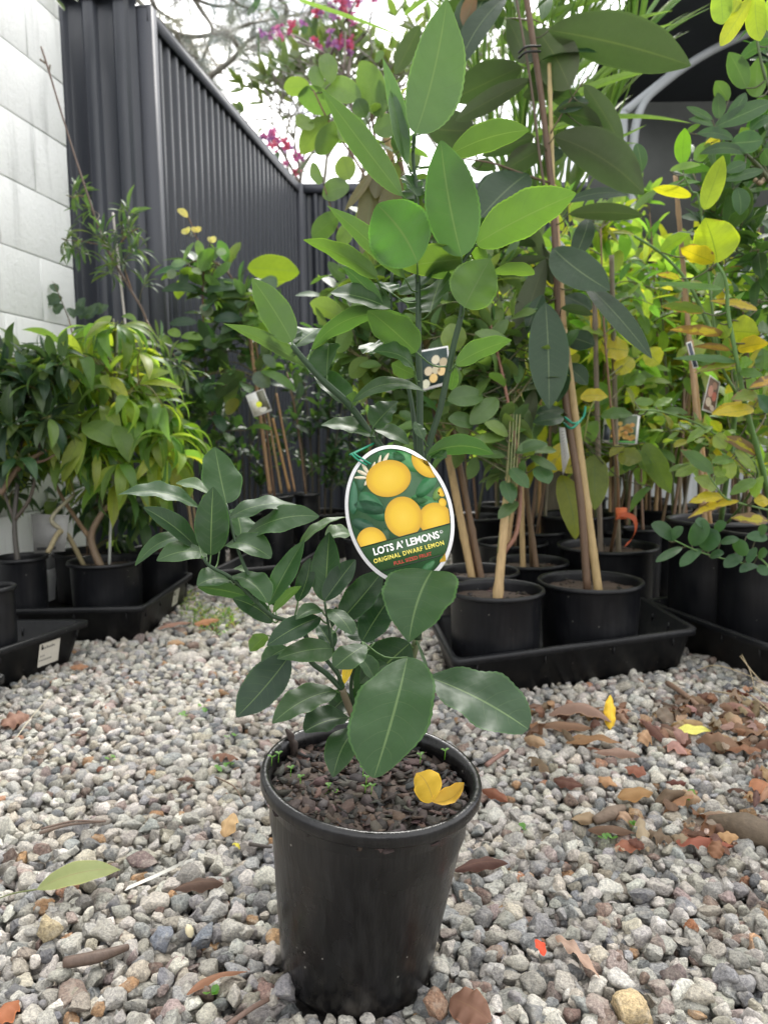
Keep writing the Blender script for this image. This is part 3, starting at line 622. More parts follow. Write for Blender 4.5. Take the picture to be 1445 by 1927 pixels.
hero(cD, [
 ((375, 470), (158, 128), 165, 15, -1, .0, .01, .04, LG, RD), ((478, 515), (982, 322), 96, 55, -1, .0, .02, .18, LG, PT),
 ((375, 490), (278, 405), 105, 55, 1, .03, .05, .04, MD, RD), ((385, 500), (520, 400), 145, 55, 1, .03, .06, .04, MD, RD),
 ((565, 655), (575, 480), 132, 48, 1, .0, .03, .03, MD, RD), ((455, 612), (0, 372), 80, 40, -1, .01, .02, .06, LG, PT),
 ((695, 815), (498, 628), 118, 30, 1, .01, .04, .03, MD, RD), ((703, 800), (1105, 745), 78, 55, 1, -.01, -.02, .24, MD, PT),
 ((815, 935), (950, 795), 132, 48, 1, .0, .0, .03, MD, RD), ((822, 985), (532, 925), 78, 55, 1, .01, .01, .1, MD),
 ((825, 950), (1010, 1030), 74, 55, 1, .02, .02, .1, MD), ((1050, 528), (788, 300), 185, 35, -1, -.01, -.05, .05, (0.06, 0.13, 0.035), RD),
 ((1035, 608), (812, 525), 100, 55, 1, -.01, -.04, .16, MD, RD), ((850, 520), (750, 490), 85, 60, 1, .03, .04, 0, MD, dict(pet=False, ab=(.6, .55))),
 ((1042, 655), (915, 590), 84, 35, -1, .0, .0, .03, LG), ((1128, 308), (1182, 120), 190, 52, 1, .03, .06, -.05, MD, RD),
 ((870, 290), (648, 60), 84, 25, -1, .02, .03, .05, MD, PT), ((905, 290), (586, 205), 125, 58, 1, .02, .03, .08, MD, RD),
 ((1040, 205), (1080, 78), 150, 55, 1, .04, .06, 0, MD, RD), ((915, 205), (870, 150), 80, 50, 1, .02, .03, 0, MD),
 ((700, 830), (715, 740), 60, 30, -1, .01, .0, .0, LG), ((560, 690), (500, 640), 50, 40, 1, .01, .02, 0, MD), ((1110, 1085), (1470, 1082), 100, 40, -1, -.01, -.02, .2, MD, RD),
 ((1130, 1090), (1215, 1102), 60, 50, 1, .0, -.01, .1, MD), ((1090, 1000), (1040, 905), 55, 30, 1, .01, .02, .0, MD)])
hero(cG, [((290, 305), (440, 22), 262, 12, -1, -.02, -.03, .03, YG, dict(ab=(.55, .75))), ((240, 640), (568, 498), 112, 40, -1, .0, .0, .1, LG, RD),
 ((440, 112), (702, 108), 66, 45, -1, .01, .0, .1, YG, dict(ab=(.7, .45))), ((235, 655), (215, 790), 60, 30, 1, .02, .03, 0, LG)])
hero(cE, [
 ((595, 672), (750, 0), 262, 8, -1, -.01, .0, .03, (0.055, 0.12, 0.05), RD), ((525, 985), (120, 450), 128, 22, -1, .0, .02, .05, LG, dict(ab=(.75, .85))),
 ((602, 1322), (400, 1030), 312, 14, -1, -.02, -.03, .03, (0.055, 0.15, 0.035), dict(ab=(.62, .6))), ((825, 1290), (720, 708), 256, 10, -1, -.01, -.02, .03, (0.045, 0.12, 0.03), RD),
 ((900, 1226), (1400, 975), 198, 32, -1, .0, .0, .05, YG, RD), ((770, 778), (1164, 655), 128, 38, -1, .02, .02, .07, LG, RD),
 ((552, 832), (428, 290), 88, 20, -1, .01, .03, .03, (0.08, 0.17, 0.07), dict(fold=.6, ab=(.9, .9))), ((552, 832), (470, 450), 80, 30, 1, .02, .03, .03, (0.08, 0.17, 0.07), FD),
 ((540, 1400), (148, 1035), 100, 30, -1, .0, .02, .07, LG, PT), ((400, 1400), (28, 1208), 96, 36, -1, .0, .0, .07, YG, RD),
 ((870, 1300), (520, 1345), 128, 38, -1, .01, .01, .06, YG, RD), ((880, 1310), (640, 1385), 120, 40, -1, .03, .03, .06, LG, RD), ((870, 1260), (960, 1320), 60, 40, -1, .01, .0, .05, YG),
 ((650, 640), (770, 500), 90, 55, 1, .03, .05, .0, MD, RD), ((590, 1000), (650, 900), 110, 55, 1, .03, .04, .0, MD, RD), ((600, 990), (540, 880), 70, 55, 1, .02, .03, 0, MD, RD), ((870, 1290), (690, 1250), 60, 30, -1, .02, .03, .0, YG)])
mb.build('branches', M['stem'], lemon); lf.build('foliage', M['leaf'], lemon)

# weeds sprouting in the pot
mb = MB()
for px_, py_ in ((525, 1418), (512, 1424), (618, 1478), (630, 1490), (640, 1499), (622, 1500), (684, 1445), (690, 1462), (688, 1480), (548, 1445), (566, 1462), (792, 1420), (838, 1412), (700, 1478), (612, 1492)):
    q = P(px_, py_, 0.905); tube(mb, [q-ax*0.012, q], 0.0004, 4, (0.15, 0.3, 0.05))
    for k in range(3):
        a = k*2.1+random.random(); d = V(cos(a), sin(a), 0.25); leaf_mesh(mb, q, q+d*0.0055, V(0, 0, 1), 0.0045, ab=(.6, .4), rows=4, cols=1, col=(0.10, 0.26, 0.03))
tag(mb.build('clover_sprouts', M['soft'], None), 'tiny bright green clover sprouts on the bark in the lemon pot', 'sprouts', kind='stuff')
# fallen yellow leaf in the pot
mb = MB(); A = P(772, 1497, 0.848); Bp = P(790, 1462, 0.861)
lc = P(812, 1510, 0.845); 
leaf_mesh(mb, P(815, 1508, 0.837), P(783, 1455, 0.880), nrm(V(-.3, -.75, .6)), .034, ab=(.6, .85), bow=.1, fold=.2, curl=.3, wave=.06, rows=18, sb=.1, col=(0.56, 0.36, 0.03), alpha=.12)
leaf_mesh(mb, P(813, 1509, 0.837), P(873, 1473, 0.848), nrm(V(.1, -.5, .8)), .020, ab=(.6, .7), bow=-.15, fold=.35, curl=-.3, wave=.08, rows=18, sb=.12, col=(0.52, 0.33, 0.04), alpha=.2)
single(mb, 'fallen_leaf', M['dry'], 'folded bright yellow leaf lying on the bark inside the lemon pot', 'leaf', lc)

# ------------------------------------------------------------------ picture tag hung on the lemon
TD = 0.795*KD; tcn = P(751, 966, TD); tx_ = nrm(P(851, 966-27, TD)-tcn); tz_ = nrm(CAM-tcn+V(0, 0, .25)); tz_ = nrm(tz_-tx_*np.dot(tz_, tx_)); ty_ = np.cross(tz_, tx_)
PX = TD/FPX   # metres per picture pixel there
lt = empty('plant_tag', tcn, 'oval white edged picture tag of lemons hung on the lemon tree by a green tie', 'plant tag')
def T3(u, v, h=0.0): return tcn+tx_*u*PX+ty_*v*PX+tz_*h
def disc(mb, pts, h, th, col, uvf=None):
    n = len(pts); v = [T3(a, b, h) for a, b in pts]+[T3(a, b, h-th) for a, b in pts]
    uv = [(a, b) for a, b in pts]*2 if uvf is None else [uvf(a, b) for a, b in pts]*2
    mb.add(np.array(v), [tuple(range(n)), tuple(range(2*n-1, n-1, -1))]+[(i, i+n, (i+1) % n+n, (i+1) % n) for i in range(n)], uv, col)
def oval(cx, cy, a, b, n=64, rot=0.0, e=1.0):
    o = []
    for t in np.linspace(0, 2*pi, n, endpoint=False):
        X = a*cos(t); Y = b*sin(t)*(1-(e-1)*cos(t)); o.append((cx+X*cos(rot)-Y*sin(rot), cy+X*sin(rot)+Y*cos(rot)))
    return o
def clip_oval(pts, a, b):
    return [((x, y) if (x/a)**2+(y/b)**2 <= 1 else (x/math.hypot(x/a, y/b), y/math.hypot(x/a, y/b))) for x, y in pts]
def tagmat(name, rough=0.3):
    m, n, _, L = mat(name); at = N_(n, 'ShaderNodeAttribute', attribute_name='col'); z = noise(n, 220, 3, objco(n)); c = mixc(n, z, mixc(n, 1.0, at.outputs['Color'], (0.85,)*3, 'MULTIPLY'), mixc(n, 1.0, at.outputs['Color'], (1.15,)*3, 'MULTIPLY')); pbr(n, c, rough, spec=0.35); return m
M['tag'] = tagmat('printed_tag'); 
fm, n, _, L = mat('printed_lemon'); uvn = n.nodes.new('ShaderNodeUVMap'); gr = N_(n, 'ShaderNodeVectorMath', operation='LENGTH'); L(uvn.outputs[0], gr.inputs[0])
z = noise(n, 900, 3, objco(n)); pbr(n, mixc(n, math_(n, 'MULTIPLY', z, 0.2), ramp(n, gr.outputs['Value'], [(0.0, (0.66, 0.46, 0.04)), (0.65, (0.60, 0.39, 0.015)), (1.0, (0.46, 0.26, 0.01))]), (0.6, 0.3, 0.02)), 0.3, spec=0.35); M['plemon'] = fm
mb = MB(); disc(mb, oval(0, 0, 100, 139, 96), 0.0, 0.0008, (0.72, 0.72, 0.72)); card = mb.build('card', M['tag'], lt, smooth=False)
mb = MB(); disc(mb, oval(0, 0, 93.5, 131.5, 96), 0.0002, 0.0001, (0.015, 0.03, 0.015)); disc(mb, oval(0, 0, 92, 130, 96), 0.0003, 0.0001, (0.022, 0.075, 0.026))
pr = mb.build('picture', M['tag'], card, smooth=False)
mb = MB()   # printed leaves, stems and blossom; tag px with origin at the centre, y up
def pleaf(x0, y0, x1, y1, w, col, h=0.0004):
    a = np.array([x1-x0, y1-y0], float); p = np.array([-a[1], a[0]])/np.linalg.norm(a); o = []; ts = np.linspace(0, 1, 14)
    for s in (1, -1):
        for t in (ts if s > 0 else ts[::-1][1:-1]): q = np.array([x0, y0])+a*t+p*s*w/2*(t**.6)*((1-t)**.7)*1.9; o.append(tuple(q))
    disc(mb, clip_oval(o, 91.5, 129.5), h, 0.0001, col)
for a in ((-60, 60, -30, -8, 46, (0.03, 0.12, 0.05)), (-78, 40, -20, 10, 34, (0.02, 0.09, 0.04)), (20, 120, 60, 70, 40, (0.05, 0.2, 0.06)), (-10, 128, 40, 100, 34, (0.03, 0.13, 0.05)), (40, 20, 92, 60, 34, (0.03, 0.14, 0.05)), (30, 25, 80, -10, 30, (0.04, 0.15, 0.05)), (-90, 10, -50, -20, 30, (0.015, 0.06, 0.03)), (-70, 90, -84, 20, 26, (0.03, 0.12, 0.06)), (0, 20, 60, 10, 24, (0.05, 0.17, 0.05)), (-40, 118, -60, 60, 26, (0.03, 0.1, 0.05)), (70, 5, 88, 30, 18, (0.12, 0.22, 0.05)), (-30, -20, -50, -60, 26, (0.02, 0.06, 0.02)), (50, -118, 70, -90, 20, (0.05, 0.18, 0.06)), (10, -122, 40, -105, 18, (0.03, 0.12, 0.04))): pleaf(*a)
for a in ((-38, 88, -58, 106, 9), (-36, 90, -44, 118, 9), (-34, 86, -18, 112, 9), (-40, 84, -66, 92, 8), (-8, 100, 12, 122, 9), (-38, 82, -50, 70, 8), (-30, 84, -10, 94, 8), (-14, 102, -4, 122, 7)): pleaf(*a, (0.62, 0.55, 0.40), 0.0005)
mb.build('printed_leaves', M['tag'], pr, smooth=False)
mb = MB()
def plem(cx, cy, a, b, rot=0, cut=None, h=0.0006):
    p = oval(cx, cy, a, b, 48, rot); p = clip_oval(p, 91.5, 129.5); disc(mb, p, h, 0.0001, (0.7, 0.5, 0.05), lambda u, v: ((u-cx)/a, (v-cy)/b)) if False else None
    n = len(p); vs = [T3(cx*0+x_*1, y_, h) for x_, y_ in p]; c0 = (min(max(cx, -80), 80), cy)
    ring = [((c0[0]+(x_-c0[0])*.6, c0[1]+(y_-c0[1])*.6)) for x_, y_ in p]; allv = [T3(*c0, h)]+[T3(*q, h) for q in ring]+vs
    uv = [(0, 0)]+[(0.6, 0)]*n+[(1.0, 0)]*n
    f = [(0, 1+i, 1+(i+1) % n) for i in range(n)]+[(1+i, 1+n+i, 1+n+(i+1) % n, 1+(i+1) % n) for i in range(n)]; mb.add(np.array(allv), f, uv, (0.7, 0.5, 0.05))
plem(-2, 72, 43, 37, rot=-.1); plem(6, -9, 35, 40); plem(-64, -42, 28, 31, rot=.1); plem(79, 85, 28, 36, rot=.35); plem(62, -30, 31, 33, h=0.00055); plem(88, 18, 7, 9); plem(84, -2, 7, 9); plem(60, -112, 12, 9)
mb.build('printed_lemons', M['plemon'], pr, smooth=False)
# green band with the lettering
def chord(v): return 92*math.sqrt(max(0, 1-(v/130)**2))
mb = MB(); top_y, bot_y = -45.0, -99.0
pts = [(-chord(v), v) for v in np.linspace(top_y, bot_y, 10)]+[(chord(v), v) for v in np.linspace(bot_y, top_y, 10)]
pts = [(x_, y_+(5.5 if False else 0)) for x_, y_ in pts]; disc(mb, pts, 0.0008, 0.0001, (0.030, 0.085, 0.028))
for yy in (top_y, bot_y): disc(mb, [(-chord(yy), yy-1), (chord(yy), yy-1), (chord(yy), yy+1), (-chord(yy), yy+1)], 0.0009, 0.0001, (0.01, 0.02, 0.01))
band = mb.build('band', M['tag'], pr, smooth=False)
def lettering(txt, cx, cy, width, height, col, name, parent, T=T3, h=0.0011, bold=0.02, sp=1.0, unit=PX, ax3=None):
    cu = bpy.data.curves.new('t', 'FONT'); cu.body = txt; cu.size = 1; cu.offset = bold; cu.space_character = sp; cu.resolution_u = 3
    o = bpy.data.objects.new('t', cu); C.objects.link(o); bpy.context.view_layer.update(); me = o.to_mesh(); v = np.array([q.co[:] for q in me.vertices]); f = [tuple(p.vertices) for p in me.polygons]; o.to_mesh_clear(); bpy.data.objects.remove(o)
    mn = v.min(0); mx_ = v.max(0); u = (v[:, 0]-(mn[0]+mx_[0])/2)/(mx_[0]-mn[0])*width+cx; q = (v[:, 1]-(mn[1]+mx_[1])/2)/(mx_[1]-mn[1])*height+cy
    mb = MB(); mb.add(np.array([T(a, b, h) for a, b in zip(u, q)]), f, None, col); return mb.build(name, M['tag'], parent, smooth=False)
lettering("LOTS A’ LEMONS", -2, -59.5, 126, 14.5, (0.75, 0.75, 0.72), 'title_lettering', band, bold=0.030)
lettering("®", 66, -56, 6, 6, (0.7, 0.7, 0.68), 'registered_mark', band)
lettering("ORIGINAL DWARF LEMON", -2, -77, 134, 8.6, (0.72, 0.62, 0.10), 'subtitle_lettering', band, bold=0.022, sp=1.15)
lettering("FULL SIZED FRUIT", 2, -91, 72, 7.0, (0.40, 0.035, 0.02), 'red_lettering', band, bold=0.02)
mb = MB()
for dx in (-5, 3):
    tube(mb, spline([T3(-30+dx, 108, .002), T3(-44+dx, 122, .004), T3(-54+dx*.6, 136, .003), T3(-52+dx, 144, -.006), P(706, 833, .862*KD)], 5), 0.0011, 7, (0.01, 0.23, 0.13))
mb.build('tie', M['attr'], lt)
# ------------------------------------------------------------------ plants behind
def dense(l): return np.concatenate([np.linspace(l[i], l[i+1], 5) for i in range(len(l)-1)])
class Plant:
    def __init__(s, root, leafm='oval', woodm='wood'): s.root = root; s.st = MB(); s.lf = MB(); s.lines = []; s.lm = leafm; s.wm = woodm; s.dz = 0.0
    def stem(s, pts, r, col=(0.14, 0.10, 0.07), n=5, sides=7):
        l = spline([p if isinstance(p, np.ndarray) else P(p[0], p[1], p[2]+s.dz) for p in pts], n); tube(s.st, l, r, sides, jit(col, 0.1)); s.lines.append(dense(l)); return l
    def twig(s, end, L, W, cols, nl=6, lift=0.15, ab=(.66, .7), bow=0.06, r=0.0016, whorl=False, tcol=(0.13, 0.12, 0.06), rows=9, fold=.18, wave=.02, alpha=(0, 0), maxlen=0.4, start=0.3):
        A, d = nearest(end+V(0, 0, -0.05), s.lines)
        if d > maxlen: A = end+nrm(A-end)*maxlen
        mid = (A+end)/2+V(random.gauss(0, .015), random.gauss(0, .015), d*0.12); l = spline([A, mid, end], 5); tube(s.st, l, [r*1.5, r*0.7], 5, jit(tcol, .15))
        T = nrm(l[-1]-l[-3]); x, y = frame_of(T); ph = random.uniform(0, 6.28)
        for i in range(nl):
            t = (0.80+0.2*i/nl) if whorl else (start+(1-start)*(i+0.5)/nl); b = A+(0)*T; q = t*(len(l)-1); k = min(int(q), len(l)-2); b = l[k]+(l[k+1]-l[k])*(q-k)
            an = ph+i*2.4; side = x*cos(an)+y*sin(an); out = 1.0 if i < nl-1 else 0.15
            d_ = nrm(T*(0.55 if not whorl else 0.35)+side*out*random.uniform(.8, 1.2)+V(0, 0, lift+random.gauss(0, .15))); Lk = L*random.uniform(.7, 1.15)
            N = nrm(V(random.gauss(0, .3), random.gauss(0, .3)-0.1, 1)); leaf_mesh(s.lf, b+d_*L*.08, b+d_*(Lk+L*.08), N, W*Lk/L*random.uniform(.85, 1.1), ab=ab, bow=bow*random.uniform(.5, 1.5), fold=fold, wave=wave, rows=rows, cols=2, col=jit(random.choice(cols), .2), alpha=random.uniform(*alpha), twist=random.gauss(0, .5))
            tube(s.st, [b, b+d_*L*.09], 0.0006, 4, (0.1, 0.14, 0.04), cap=False)
    def blobs(s, bl, D, dD, *a, **k):
        for cx, cy, rx, ry, n in bl:
            for _ in range(n):
                while True:
                    u, v = random.uniform(-1, 1), random.uniform(-1, 1)
                    if u*u+v*v < 1: break
                s.twig(P(cx+u*rx, cy+v*ry, D+s.dz+random.uniform(-dD, dD)), *a, **k)
    def px(s, cr, b, t, w, D, tilt=25, face=1, db=0, dt=0, bow=.05, col=(.03, .07, .03), **k):
        kk = dict(ab=(.68, .72), fold=.15, wave=.015, rows=16, cols=3, curl=.03); kk.update(k); pet = kk.pop('pet', 0.14)
        B = leafpx(s.lf, cr, b, t, w, D+s.dz, tilt, face, db, dt, bow, jit(col, .08), **kk)
        if s.lines:
            A, d = nearest(B, s.lines)
            if d < pet: petiole(s.st, B, A, 0.0015, (0.07, 0.07, 0.035))
    def done(s, leaf='foliage'):
        if s.st.v: s.st.build('branches', M[s.wm], s.root)
        if s.lf.v: s.lf.build(leaf, M[s.lm], s.root)
I_ = lambda x, y: (x, y)
BAM = (0.46, 0.31, 0.15); BRN = (0.17, 0.105, 0.065); GRY = (0.20, 0.17, 0.13)
OVC = [(0.09, 0.165, 0.05), (0.12, 0.20, 0.055), (0.065, 0.125, 0.042), (0.155, 0.24, 0.065)]

# ---- staked oval-leaved tree (left of the magnolia)
root, c0, sr, pb = pot_at(899, 1072, 156, 2.30, 0.012, 'pale green oval leaved tree with two bamboo stakes, rising left of the big leathery tree', name='potted_tree', group='potted trees for sale')
stake(root, soil_pt(c0, sr, -.15, -.2), P(715, 190, 2.25), .0115, BAM); stake(root, soil_pt(c0, sr, .1, -.2), P(742, 250, 2.32), .010, BRN)
p = Plant(root)
p.stem([soil_pt(c0, sr, .05, 0), (850, 900, 2.3), (800, 700, 2.25), (745, 450, 2.22), (712, 300, 2.2), (690, 150, 2.18)], [.008, .003], BRN)
p.stem([(800, 700, 2.25), (700, 560, 2.2), (640, 440, 2.18), (610, 350, 2.15)], [.004, .002], BRN)
p.stem([(745, 450, 2.22), (680, 320, 2.18), (620, 230, 2.15), (590, 170, 2.12)], [.004, .002], BRN)
p.stem([(830, 840, 2.3), (760, 720, 2.22), (690, 680, 2.2)], [.003, .0015], BRN)
OL = dict(ab=(.62, .62))
for r_ in [((165, 420), (150, 268), 95, 15), ((110, 452), (85, 330), 78, 15), ((425, 585), (318, 305), 148, 12), ((320, 500), (125, 425), 125, 30), ((190, 535), (0, 490), 130, 30), ((162, 588), (15, 775), 105, 30), ((237, 622), (92, 772), 110, 30), ((342, 592), (300, 495), 85, 15), ((262, 905), (225, 785), 110, 15), ((125, 890), (62, 885), 100, 35), ((262, 940), (125, 985), 105, 30), ((212, 1075), (72, 1198), 108, 30), ((262, 1120), (210, 1235), 80, 20), ((60, 430), (-70, 440), 90, 30), ((520, 640), (380, 650), 110, 35), ((420, 300), (400, 260), 60, 20), ((290, 690), (200, 640), 110, 25), ((70, 600), (0, 640), 90, 30)]:
    p.px(cE, r_[0], r_[1], r_[2], 2.14, r_[3], random.choice((1, -1)), 0, random.uniform(-.03, .03), .05, random.choice(OVC), ab=(.62, .55))
for r_ in [((655, 345), (472, 260), 105, 30), ((700, 395), (630, 530), 85, 20), ((740, 360), (665, 320), 100, 35), ((850, 130), (780, 75), 90, 30), ((790, 560), (690, 665), 95, 30), ((860, 600), (735, 600), 45, 45)]:
    p.px(cD, r_[0], r_[1], r_[2], 2.14, r_[3], random.choice((1, -1)), 0, 0, .05, random.choice(OVC), ab=(.62, .55))
p.blobs([(700, 260, 40, 40, 1), (745, 200, 30, 60, 2), (780, 330, 50, 80, 5), (700, 570, 60, 60, 6), (655, 620, 35, 60, 3), (690, 480, 40, 50, 3), (760, 700, 60, 80, 12), (800, 560, 60, 80, 11), (800, 430, 60, 70, 9), (770, 790, 50, 50, 8), (700, 700, 50, 60, 6), (655, 510, 40, 60, 6), (690, 630, 50, 50, 8), (740, 480, 40, 60, 8), (830, 700, 60, 60, 8), (860, 480, 50, 60, 5), (620, 600, 30, 40, 2)], 2.25, .16, .09, .042, OVC, nl=6, ab=(.64, .68))
p.done()
# ---- oval-leaved small tree in the front pot of the tray
root, c0, sr, pb = pot_at(932, 1106, 184, 1.99, 0.012, 'small glossy leaved tree with one bamboo stake, left pot of the right hand tray', name='potted_tree', group='potted trees for sale')
stake(root, soil_pt(c0, sr, -.05, -.55), P(951, 958, 1.92), .0120, BAM); stake(root, P(951, 958, 1.92), P(958, 895, 1.925), .0105, BAM)
p = Plant(root)
p.stem([soil_pt(c0, sr, .05, -.45), (945, 1050, 1.93), (972, 1000, 1.93), (978, 900, 1.95), (960, 780, 1.95), (930, 640, 1.95), (900, 540, 1.95)], [.0075, .003], (0.20, 0.10, 0.065))
p.stem([(945, 1050, 1.93), (948, 980, 1.92), (955, 860, 1.93), (965, 760, 1.95)], [.004, .002], (0.16, 0.15, 0.06))
for k in range(4): p.stem([(936+3*k, 1040-8*k, 1.925), (952+5*k, 930, 1.915), (960+6*k, 780, 1.93)], [.003, .0018], (0.16, 0.17, 0.07))
for r_ in [((400, 820), (192, 850), 125, 35), ((480, 835), (325, 990), 120, 25), ((350, 990), (195, 960), 90, 35), ((525, 1065), (290, 1115), 70, 40), ((540, 1050), (395, 975), 70, 45), ((560, 520), (350, 455), 70, 40), ((250, 560), (205, 400), 150, 20), ((235, 790), (200, 640), 118, 20), ((775, 1110), (600, 1145), 75, 40)]:
    p.px(cG, r_[0], r_[1], r_[2], 1.93, r_[3], 1, 0, -.02, .08, random.choice(OVC), ab=(.64, .62))
cK = CR(900, 700, 3.6125)
for r_ in [((215, 650), (340, 790), 95, 30), ((165, 740), (225, 895), 105, 25), ((265, 880), (135, 1000), 85, 30), ((200, 430), (40, 350), 80, 45), ((180, 445), (-20, 480), 70, 45), ((180, 570), (-20, 560), 60, 45), ((350, 570), (535, 670), 60, 40), ((250, 550), (470, 490), 75, 45), ((400, 640), (480, 760), 120, 30), ((300, 680), (310, 600), 50, 20)]:
    p.px(cK, r_[0], r_[1], r_[2], 1.92, r_[3], 1, 0, -.03, .08, (0.05, 0.12, 0.035) if r_[2] > 90 else random.choice(OVC), ab=(.64, .66))
p.blobs([(880, 650, 80, 60, 13), (870, 760, 80, 60, 14), (950, 830, 60, 50, 9), (930, 560, 60, 70, 9), (845, 560, 50, 60, 8), (1010, 640, 60, 60, 5), (820, 820, 60, 40, 7), (960, 740, 40, 50, 5)], 2.08, .12, .082, .038, OVC, nl=6, ab=(.64, .7))
p.done()
# ---- leathery big-leaved tree (magnolia)
root, c0, sr, pb = pot_at(1110, 1090, 197, 2.13, 0.012, 'tall tree with large leathery leaves', name='potted_tree', group='potted trees for sale')
root['label'] = 'tall tree with large leathery brown backed leaves tied to bamboo, in the middle pot'
stake(root, soil_pt(c0, sr, .10, -.35), P(1059, 618, 2.05), .0120, BAM); stake(root, P(1059, 618, 2.05), P(1040, 350, 2.03), .0105, BAM); stake(root, P(1040, 350, 2.03), P(1033, 120, 2.02), .006, (0.5, 0.38, 0.2))
p = Plant(root, 'magnolia'); MS = (0.13, 0.085, 0.055)
p.stem([soil_pt(c0, sr, -.12, -.3), (1092, 940, 2.07), (1066, 770, 2.06), (1052, 620, 2.05), (1044, 450, 2.03), (1035, 330, 2.02), (1018, 180, 2.0), (1000, 60, 1.98), (985, -40, 1.97)], [.0115, .0095, .0085, .008], MS)
p.stem([(1040, 420, 2.03), (1020, 330, 2.0), (1000, 170, 1.98), (982, 60, 1.96), (966, -30, 1.95)], [.004, .003], MS)
p.stem([(1037, 345, 2.02), (990, 330, 1.98), (930, 308, 1.95), (870, 298, 1.93)], [.0035, .002], MS); p.stem([(1036, 250, 2.02), (1075, 185, 2.0), (1106, 142, 1.98)], [.002, .0015], MS)
UN = (0.035, 0.075, 0.035); DG = (0.018, 0.046, 0.018)
for r_ in [((612, 165), (1385, 357), 265, 22, -1, 0, -.1), ((642, 742), (1130, 1055), 235, 22, -1, 0, -.1), ((465, 362), (70, 552), 190, 25, -1, 0, .1), ((515, 432), (105, 655), 112, 30, -1, 0, -.1), ((727, 482), (545, 155), 235, 12, -1, 0, .05), ((806, 460), (1015, 812), 130, 20, -1, 0, 0), ((905, 692), (632, 615), 118, 35, -1, 0, .05), ((830, 560), (655, 590), 75, 50, 1, 0, .05), ((385, -20), (112, 390), 130, 25, 1, 0, -.05), ((300, -70), (130, 320), 210, 12, 1, .05, .02), ((720, 1165), (1130, 1175), 92, 35, -1, 0, -.05), ((1050, 1060), (700, 1105), 60, 40, 1, .06, .06), ((500, 945), (240, 1185), 215, 25, 1, 0, -.1), ((350, 930), (232, 1055), 78, 50, 1, 0, -.02), ((536, 742), (250, 850), 105, 30, -1, 0, .05), ((592, 800), (370, 930), 130, 25, -1, .02, .05), ((215, 705), (-60, 690), 195, 20, -1, -.02, 0), ((480, 345), (385, 100), 120, 12, -1, .04, .06), ((650, 800), (620, 890), 110, 25, 1, .1, .1), ((190, 900), (330, 920), 70, 30, -1, .05, .08), ((480, 300), (540, 200), 100, 20, -1, .08, .1), ((620, 520), (800, 545), 90, 40, -1, .15, .15), ((700, 480), (470, 520), 110, 25, -1, .15, .15)]:
    p.px(cF, r_[0], r_[1], r_[2], 1.98, r_[3], r_[4], r_[5], r_[6], .05, UN if r_[4] < 0 else DG, ab=(.72, .74), rows=18)
for r_ in [((810, -40), (1140, 208), 215, 25, 1, 0, -.12), ((990, 160), (1385, 605), 122, 30, 1, 0, -.15), ((765, 280), (785, 900), 232, 12, 1, -.03, -.08), ((850, 600), (835, 862), 135, 12, 1, .02, 0), ((745, 232), (655, 450), 92, 25, 1, 0, -.03), ((765, 20), (590, 530), 150, 8, -1, .05, .0), ((855, 312), (1042, 348), 58, 40, -1, 0, -.06), ((700, 780), (600, 1065), 95, 10, -1, .03, .03), ((590, 540), (385, 802), 135, 20, 1, .03, .03), ((602, 600), (480, 862), 92, 15, 1, 0, 0), ((872, 950), (690, 980), 78, 40, 1, 0, -.03), ((870, 905), (710, 930), 70, 50, 1, .03, 0), ((890, 480), (1052, 530), 125, 30, 1, .04, 0), ((880, 240), (1035, 320), 110, 35, 1, .06, .03), ((770, 18), (480, 70), 62, 35, -1, .02, 0), ((700, 260), (690, 100), 120, 15, -1, .12, .12), ((640, 700), (560, 600), 90, 20, 1, .12, .12), ((720, 700), (690, 900), 120, 15, 1, .1, .1), ((880, 640), (1010, 760), 100, 25, 1, .1, .1)]:
    p.px(cG, r_[0], r_[1], r_[2], 2.0, r_[3], r_[4], r_[5], r_[6], .05, UN if r_[4] < 0 else DG, ab=(.72, .72), rows=18)
for r_ in [((385, 835), (322, 1282), 118, 8, -1), ((385, 850), (238, 1062), 45, 30, 1), ((520, 900), (420, 1120), 110, 15, -1), ((430, 830), (390, 1000), 90, 15, -1)]:
    p.px(cE, r_[0], r_[1], r_[2], 2.0, r_[3], r_[4], 0, 0, .04, (0.10, 0.085, 0.03), ab=(.7, .75))
p.px(cF, (215, -40), (148, 142), 80, 1.95, 10, -1, 0, 0, .05, (0.16, 0.06, 0.03)); p.px(cE, (615, 130), (490, 375), 95, 1.98, 15, -1, 0, .05, .05, UN)
p.blobs([(960, 430, 60, 60, 2), (1000, 520, 40, 80, 2), (900, 60, 60, 60, 2), (1060, 480, 40, 50, 1), (1060, 100, 50, 80, 2)], 2.12, .08, .15, .055, [DG, UN, (0.05, 0.09, 0.03)], nl=4, ab=(.72, .72), r=.002)
p.done()
mb = MB(); A = P(1062, 785, 2.0); tube(mb, spline([A, P(1080, 797, 1.98), P(1097, 785, 2.0), P(1101, 765, 2.01)], 4), .0032, 7, (0.01, 0.2, 0.12)); tube(mb, spline([P(1060, 796, 2.02), P(1075, 806, 1.97), P(1092, 792, 1.99)], 4), .0032, 7, (0.01, 0.2, 0.12)); mb.build('green_tie', M['attr'], root)
mb = MB(); 
for dy in (-4, 6): tube(mb, spline([P(976, 103+dy, 1.96), P(990, 92+dy, 1.93), P(1016, 91+dy, 1.97)], 4), .003, 7, (0.015, 0.015, 0.015))
mb.build('black_tie', M['attr'], root)

